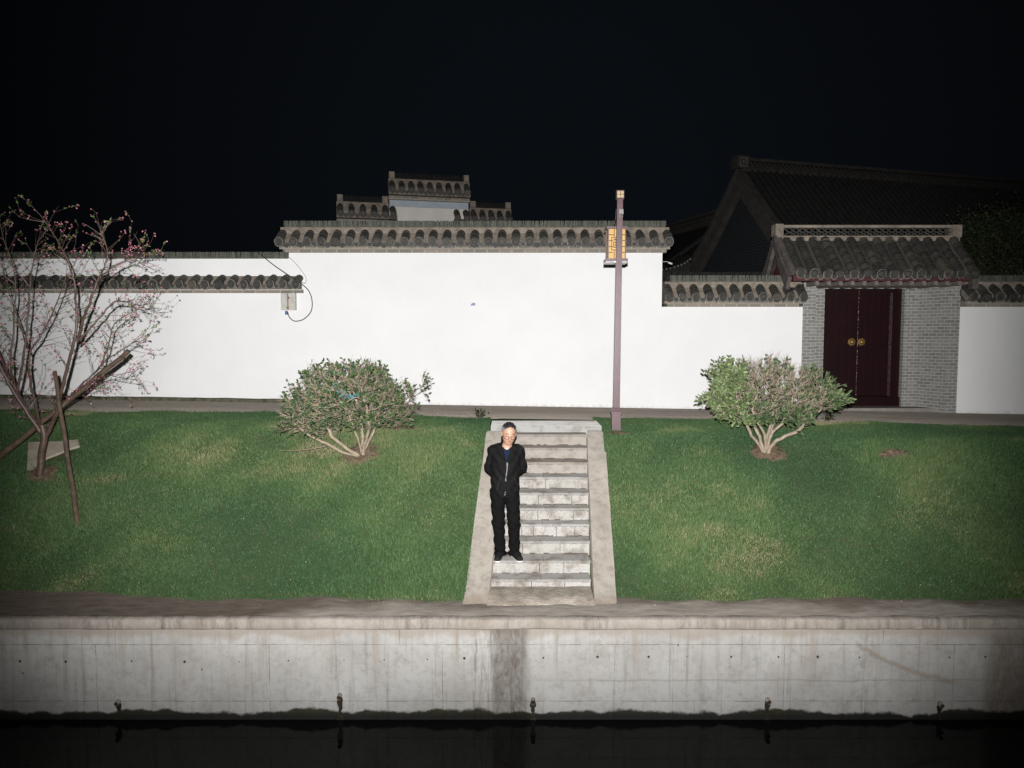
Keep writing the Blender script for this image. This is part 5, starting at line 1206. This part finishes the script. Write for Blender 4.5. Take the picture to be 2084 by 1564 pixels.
# head frame: bowed forward, turned and tipped slightly
HR = Euler((R(11), R(5), R(9)), 'XYZ').to_matrix(); Hc = A_([-.014, -.045, 1.592]); HS = 1.12; Hm = np.array(HR)
def head_sdf(p):
    q = (p - Hc) @ Hm / HS
    d = ell_sdf(q, (0, .012, .033), (.0765, .092, .085))
    d = sm_min(d, ell_sdf(q, (0, -.018, -.035), (.068, .072, .075)), .03)
    d = sm_min(d, ell_sdf(q, (0, -.045, -.088), (.030, .032, .026)), .03)
    d = sm_min(d, ell_sdf(q, (0, -.078, .018), (.048, .012, .012)), .015)       # brow
    for s_ in (-1, 1):
        d = sm_min(d, ell_sdf(q, (s_ * .040, -.060, -.018), (.020, .020, .018)), .018)   # cheekbones
        d = np.maximum(d, -ell_sdf(q, (s_ * .031, -.094, .002), (.017, .014, .010)))     # eye sockets
        d = sm_min(d, ell_sdf(q, (s_ * .031, -.076, .000), (.013, .010, .009)), .004)    # lids
        d = sm_min(d, ell_sdf(q, (s_ * .080, .012, -.010), (.009, .020, .031)), .006)    # ears
    d = sm_min(d, cone_sdf(q, (0, -.084, .006), (0, -.104, -.030), .008, .013), .010)    # nose
    d = sm_min(d, ell_sdf(q, (0, -.096, -.036), (.018, .010, .008)), .008)
    d = sm_min(d, ell_sdf(q, (0, -.083, -.058), (.022, .010, .0055)), .005); d = sm_min(d, ell_sdf(q, (0, -.081, -.068), (.019, .010, .006)), .004)
    return d * HS
def hand_sdf(p, wrist, side):
    """palm facing back, four fingers of unequal length curled, thumb off the side"""
    w = A_(wrist); d = ell_sdf(p, w + A_([side * .030, .012, -.035]), (.034, .018, .045)); L = (.062, .070, .066, .052)
    for k in range(4):
        a = w + A_([side * (.012 + .018 * k), .014, -.070]); b = a + A_([side * .012, .012, -L[k] * .5]); c_ = b + A_([side * .012, .024, -L[k] * .30]); e = c_ + A_([side * .010, .020, .002])
        d = sm_min(d, cone_sdf(p, a, b, .0092, .0085), .004); d = np.minimum(d, cone_sdf(p, b, c_, .0085, .008)); d = np.minimum(d, cone_sdf(p, c_, e, .008, .0068))
    a = w + A_([-side * .002, .014, -.028]); b = a + A_([-side * .022, .016, -.020]); e = b + A_([-side * .004, .020, -.022])
    d = sm_min(d, cone_sdf(p, a, b, .012, .010), .008); return np.minimum(d, cone_sdf(p, b, e, .010, .008))
CXT = -.05
def torso(p, g=0.):
    d = ell_sdf(p, (CXT, .02, 1.26), (.150 + g, .095 + g, .19 + g)); d = sm_min(d, ell_sdf(p, (CXT - .012, .01, 1.0), (.130 + g, .09 + g, .18)), .08)
    d = sm_min(d, cone_sdf(p, (CXT - .12, .02, 1.385), (CXT + .12, .02, 1.385), .044 + g, .044 + g), .05); return d
HPL, HPR, KL, KR, AL, AR = A_([-.158, .0, .86]), A_([.022, .0, .86]), A_([-.145, -.035, .47]), A_([.048, -.03, .47]), A_([-.125, .03, .09]), A_([.055, .03, .09])
FTL, FTR = A_([-.150, -.115, .035]), A_([.108, -.110, .035])
def legs(p, g=0.):
    d = ell_sdf(p, ((HPL + HPR) / 2 + A_([0, .01, .06])), (.130 + g, .09 + g, .11 + g))
    for a, b, c_ in ((HPL, KL, AL), (HPR, KR, AR)):
        e = sm_min(cone_sdf(p, a, b, .070 + g, .050 + g), cone_sdf(p, b, c_, .050 + g, .038 + g), .03); d = sm_min(d, e, .03)
    return d
def body(p):
    d = torso(p); d = sm_min(d, legs(p), .03)
    for sh, el, hn in ((SHL, EL, HNL), (SHR, ER, HNR)):
        d = sm_min(d, cone_sdf(p, sh, el, .050, .040), .03); d = sm_min(d, cone_sdf(p, el, hn, .038, .027), .015)
    d = sm_min(d, hand_sdf(p, HNL + A_([.02, .0, .0]), 1), .01); d = sm_min(d, hand_sdf(p, HNR + A_([-.02, .02, .0]), -1), .01)
    d = sm_min(d, cone_sdf(p, (CXT + .005, .02, 1.38), (-.018, -.012, 1.55), .062, .054), .025)
    for a, f in ((AL, FTL), (AR, FTR)): d = sm_min(d, cone_sdf(p, a + A_([0, .02, -.05]), f, .035, .028), .02)
    return sm_min(d, head_sdf(p), .012)
V, Q = surface(body, (-.42, -.22, -.005), (.32, .34, 1.75), .0068)
s = NT('skin', .5, .35)
s.b.inputs['Subsurface Weight'].default_value = .08; s.b.inputs['Subsurface Radius'].default_value = (.01, .004, .002)
hp = s.t.nodes.new('ShaderNodeAttribute'); hp.attribute_name = 'rnd'
s.col(s.ramp(hp.outputs['Fac'], [(0, (.32, .19, .13)), (.5, (.28, .145, .095)), (1., (.20, .07, .055))])); SKIN = s.m
q = (V - Hc) @ Hm / HS
lips = np.exp(-((q[:, 0] / .022) ** 2 + ((q[:, 2] + .063) / .010) ** 2) ** 2) * (q[:, 1] < -.05)
np_mesh('body', V, Q, SKIN, man, True, attr=np.clip(lips + .25 * np.exp(-((q[:, 2] + .03) / .02) ** 2) * (q[:, 1] < -.06), 0, 1))
def fold(p, k=1.): # cloth wrinkles
    return k * (.0035 * np.sin(p[..., 2] * 34 + 5 * np.sin(p[..., 0] * 13 + 2) + 3 * p[..., 1]) + .0025 * np.sin(p[..., 2] * 61 + p[..., 0] * 45 + 4 * np.sin(p[..., 1] * 20)))
def jacket(p):
    x, y, z = p[..., 0], p[..., 1], p[..., 2]
    d = ell_sdf(p, (CXT - .002, .015, 1.25), (.185, .130, .24)); d = sm_min(d, ell_sdf(p, (CXT - .012, .01, 1.02), (.180, .130, .26)), .07)
    d = sm_min(d, ell_sdf(p, (CXT - .018, .005, .86), (.178, .132, .16)), .05)
    d = sm_min(d, cone_sdf(p, SHL + A_([.03, 0, .01]), SHR + A_([-.03, 0, .01]), .056, .056), .05)
    for sh, el, hn in ((SHL, EL, HNL), (SHR, ER, HNR)):
        a = sm_min(cone_sdf(p, sh, el, .060, .052), cone_sdf(p, el, hn + (el - hn) * .08, .053, .038), .02); d = sm_min(d, a, .022)
    # stand collar
    q = p - A_([-.035, .005, 1.475]); q = q @ np.array(Euler((R(14), 0, 0)).to_matrix()); rad = np.sqrt((q[..., 0] / 1.0) ** 2 + (q[..., 1] * .95) ** 2)
    col_ = np.maximum(np.abs(rad - (.070 - .10 * q[..., 2])) - .006, np.abs(q[..., 2]) - .045); col_ = np.maximum(col_, (-q[..., 1] - .03) - .9 * np.abs(q[..., 0]) )
    d = sm_min(d, col_, .014)
    d = d + fold(p, 1.7) + .003 * np.sin(x * 60 + z * 20) * sst(.95, .86, z)
    # open V at the neck
    zc = z - 1.245; wv_ = .30 * zc; vcut = np.maximum(np.abs(x + .038 + .02 * (1.45 - z)) - wv_, -(zc)); vcut = np.maximum(vcut, y + .015)
    d = np.maximum(d, -np.maximum(vcut, -(.0 - y)) ) if False else np.maximum(d, -vcut)
    neck = cone_sdf(p, (CXT + .012, .0, 1.44), (-.02, -.03, 1.60), .060, .075); d = np.maximum(d, -neck)
    d = np.maximum(d, .805 - z + .02 * np.abs(x + .07)); return d
V, Q = surface(jacket, (-.42, -.20, .76), (.32, .34, 1.58), .0068)
s = NT('black_jacket_cloth', .85, .10)
s.col(s.ramp(s.noise(9, 5, .6), [(.3, (.0042, .0040, .0040)), (.7, (.0058, .0055, .0055))])); s.bump(s.noise(160, 3, .6), .15, .002); JACK = s.m
s = NT('black_trouser_cloth', .9, .08); s.col((.0038, .0036, .0037)); s.bump(s.noise(30, 4, .6), .2, .004); TROU = s.m
np_mesh('jacket', V, Q, JACK, man, True)
def trousers(p):
    x, y, z = p[..., 0], p[..., 1], p[..., 2]
    d = ell_sdf(p, ((HPL + HPR) / 2 + A_([0, .01, .07])), (.172, .118, .14))
    for a, b, c_, sd in ((HPL, KL, AL, -1), (HPR, KR, AR, 1)):
        e = sm_min(cone_sdf(p, a, b, .097, .076), cone_sdf(p, b, c_ + A_([0, -.01, -.02]), .074, .070), .04)
        e = sm_min(e, ell_sdf(p, c_ + A_([sd * -.006, -.01, -.035]), (.078, .085, .05)), .03); d = sm_min(d, e, .012)
    wr = sst(.30, .05, z) * .006 * np.sin(z * 75 + 9 * x * np.sign(x + .03)) + .005 * np.exp(-((z - .47) / .06) ** 2) * np.sin(z * 70 + x * 40)
    d = d + fold(p, 1.2) + wr
    return np.maximum(np.maximum(d, .048 - z), z - .93)
V, Q = surface(trousers, (-.30, -.20, .03), (.20, .20, .95), .0068)
np_mesh('trousers', V, Q, TROU, man, True)
def shirt(p):
    x, y, z = p[..., 0], p[..., 1], p[..., 2]; d = torso(p, .014); d = np.maximum(d, np.abs(x + .04) - .075); d = np.maximum(d, z - 1.425 - .35 * np.maximum(y + .02, 0)); d = np.maximum(d, -cone_sdf(p, (CXT + .012, -.06, 1.44), (-.02, -.07, 1.6), .045, .09)); return np.maximum(d, 1.12 - z)
V, Q = surface(shirt, (-.26, -.16, 1.1), (.16, .16, 1.5), .0068)
np_mesh('shirt', V, Q, simple('navy_shirt', (.006, .011, .026), (.004, .008, .02), 20, .85, .1, .1), man, True)
for a, f, sd in ((AL, FTL, -1), (AR, FTR, 1)):
    dirv = (f - a) * A_([1, 1, 0]); dirv /= np.linalg.norm(dirv); toe = f + dirv * .035; heel = A_([a[0], a[1] + .03, .04])
    def shoe(p):
        d = cone_sdf(p, heel, toe + A_([0, 0, -.0]), .041, .043); d = sm_min(d, cone_sdf(p, A_([a[0], a[1], .07]), f + A_([0, .03, .01]), .045, .036), .03); return np.maximum(d, .014 - p[..., 2])
    lo = np.minimum(heel, toe) - .07; hi = np.maximum(heel, toe) + .07; lo[2] = .0; hi[2] = .12
    V, Q = surface(shoe, lo, hi, .006); sh = np_mesh('shoe', V, Q, simple('black_knit', (.013, .013, .013), (.008, .008, .008), 60, .85, .15, .3), man, True)
    def sole(p):
        q = p.copy(); q[..., 2] = .02; return np.maximum(cone_sdf(q, heel * A_([1, 1, 0]) + A_([0, 0, .02]), toe * A_([1, 1, 0]) + A_([0, 0, .02]), .0395, .0405), np.abs(p[..., 2] - .012) - .011)
    V, Q = surface(sole, lo - A_([0, 0, .01]), hi, .005); np_mesh('sole', V, Q, simple('white_sole', (.66, .64, .61), (.5, .48, .45), 20, .7, .2, 0), sh, True)
# hair: short, black on top, grey at the sides
def hair(p):
    q = (p - Hc) @ Hm / HS; d = ell_sdf(q, (0, .020, .036), (.0805, .096, .0885))
    d = d + .0045 * np.sin(q[..., 0] * 230 + 50 * q[..., 1]) * np.cos(q[..., 1] * 110 + q[..., 0] * 60) - .004 * sst(.06, .11, q[..., 2])
    x, y, z = q[..., 0], q[..., 1], q[..., 2]
    cut = z - (.094 - 9.0 * x * x + .009 * np.sin(x * 240 + 1) * np.cos(x * 90)) ; face = np.where(y < -.052, -cut, np.where(y < .0, -(z - (.070 - (y + .052) * 1.9)), -(z + .055)))
    face = np.maximum(-(z - .068 + .018 * np.abs(x) / .05) - .0, 0) if False else face
    return np.maximum(d, np.maximum(face, -1))
V, Q = surface(hair, tuple(Hc - .17), tuple(Hc + .17), .005)
q = (V - Hc) @ Hm / HS
s = NT('short_hair', .5, .45); at = s.t.nodes.new('ShaderNodeAttribute'); at.attribute_name = 'rnd'
s.col(s.ramp(at.outputs['Fac'], [(0, (.010, .0095, .0095)), (.45, (.02, .02, .02)), (1, (.16, .155, .15))])); s.bump(s.noise(220, 3, .7), .5, .003)
np_mesh('hair', V, Q, s.m, man, True, attr=np.clip(sst(.105, .06, q[:, 2]) * sst(.035, .062, np.abs(q[:, 0])) + rng.normal(0, .08, len(V)), 0, 1))
Hq = lambda x, y, z: Vector(Hm @ A_([x, y, z]) * HS + Hc)
BROW, LASH = simple('brow_hair', (.03, .020, .016)), simple('lash', (.03, .014, .010))
for s_ in (-1, 1):
    m_ = MB(); m_.tube([Hq(s_ * .016, -.092, .022), Hq(s_ * .032, -.0895, .026), Hq(s_ * .048, -.078, .022)], [.0036, .0038, .002], 5); m_.build('eyebrow', BROW, man)
    m_ = MB(); m_.tube([Hq(s_ * .019, -.0865, -.003), Hq(s_ * .031, -.0885, -.007), Hq(s_ * .043, -.081, -.004)], .0032, 5); m_.build('eyelid', LASH, man)
m_ = MB()   # thin wire glasses
for s_ in (-1, 1):
    ring = []
    for k in range(17):
        th = 2 * math.pi * k / 16; cx_, cz_ = s_ * .033 + .024 * math.cos(th), -.010 + .017 * math.sin(th) * (1 if math.sin(th) < 0 else .85); ring.append(Hq(cx_, -.110 + .20 * abs(cx_) ** 1.4 * 2.0, cz_))
    m_.tube(ring, .0024, 5, 0, False); m_.tube([Hq(s_ * .057, -.100, -.002), Hq(s_ * .074, -.05, .0), Hq(s_ * .079, .0, .002)], .0016, 5)
m_.tube([Hq(-.010, -.109, -.004), Hq(0, -.114, .0), Hq(.010, -.109, -.004)], .0014, 5)
m_.build('glasses', simple('copper_wire', (.05, .026, .018), (.035, .018, .012), 9, .4, .5, 0), man)
# zip, sitting just proud of the jacket front; the height field is read from the jacket volume
def front_y(f, x, z):
    ys_ = np.linspace(-.25, .1, 400); pts = np.stack([np.full(400, x), ys_, np.full(400, z)], -1); d = f(pts); i = np.argmax(d < 0); return ys_[i] if (d < 0).any() else 0
m_ = MB(); zs = np.linspace(1.235, .835, 26); prev = None; zl = []
for k, z_ in enumerate(zs):
    x_ = -.0345 - .028 * (1.235 - z_) / .4 + .004 * math.sin(k * .4); zl.append((x_, min(front_y(jacket, x_, z_), front_y(jacket, x_ + .01, z_), front_y(jacket, x_ - .01, z_)) - .003, z_))
for (a, b) in zip(zl[:-1], zl[1:]): m_.hexa([(b[0] - .006, b[1] - .002, b[2]), (b[0] + .006, b[1] - .002, b[2]), (b[0] + .006, b[1] + .004, b[2]), (b[0] - .006, b[1] + .004, b[2]), (a[0] - .006, a[1] - .002, a[2]), (a[0] + .006, a[1] - .002, a[2]), (a[0] + .006, a[1] + .004, a[2]), (a[0] - .006, a[1] + .004, a[2])], 0 if b[2] > 1.0 or b[2] < .87 else 1)
a = zl[0]; m_.box(a[0] - .009, a[0] + .009, a[1] - .012, a[1], a[2] - .035, a[2] + .01, 0); m_.box(a[0] - .005, a[0] + .005, a[1] - .014, a[1] - .001, a[2] - .05, a[2] - .037, 2)
m_.build('zip', [simple('zip_metal', (.11, .11, .115), (.05, .05, .05), 60, .55, .4, .2), JACK, simple('zip_tab', (.35, .06, .04))], man)
PIPING = simple('pocket_piping', (.03, .028, .027))
for (xa, za, xb, zb_) in ((-.115, 1.055, -.165, .90), (.055, 1.05, .085, .96)):   # slanted pocket seams
    m_ = MB(); pts = []
    for k in range(8):
        t = k / 7; x_, z_ = xa + (xb - xa) * t, za + (zb_ - za) * t; pts.append(Vector((x_, front_y(jacket, x_, z_) - .001, z_)))
    m_.tube(pts, .0025, 5); m_.build('pocket_seam', PIPING, man)
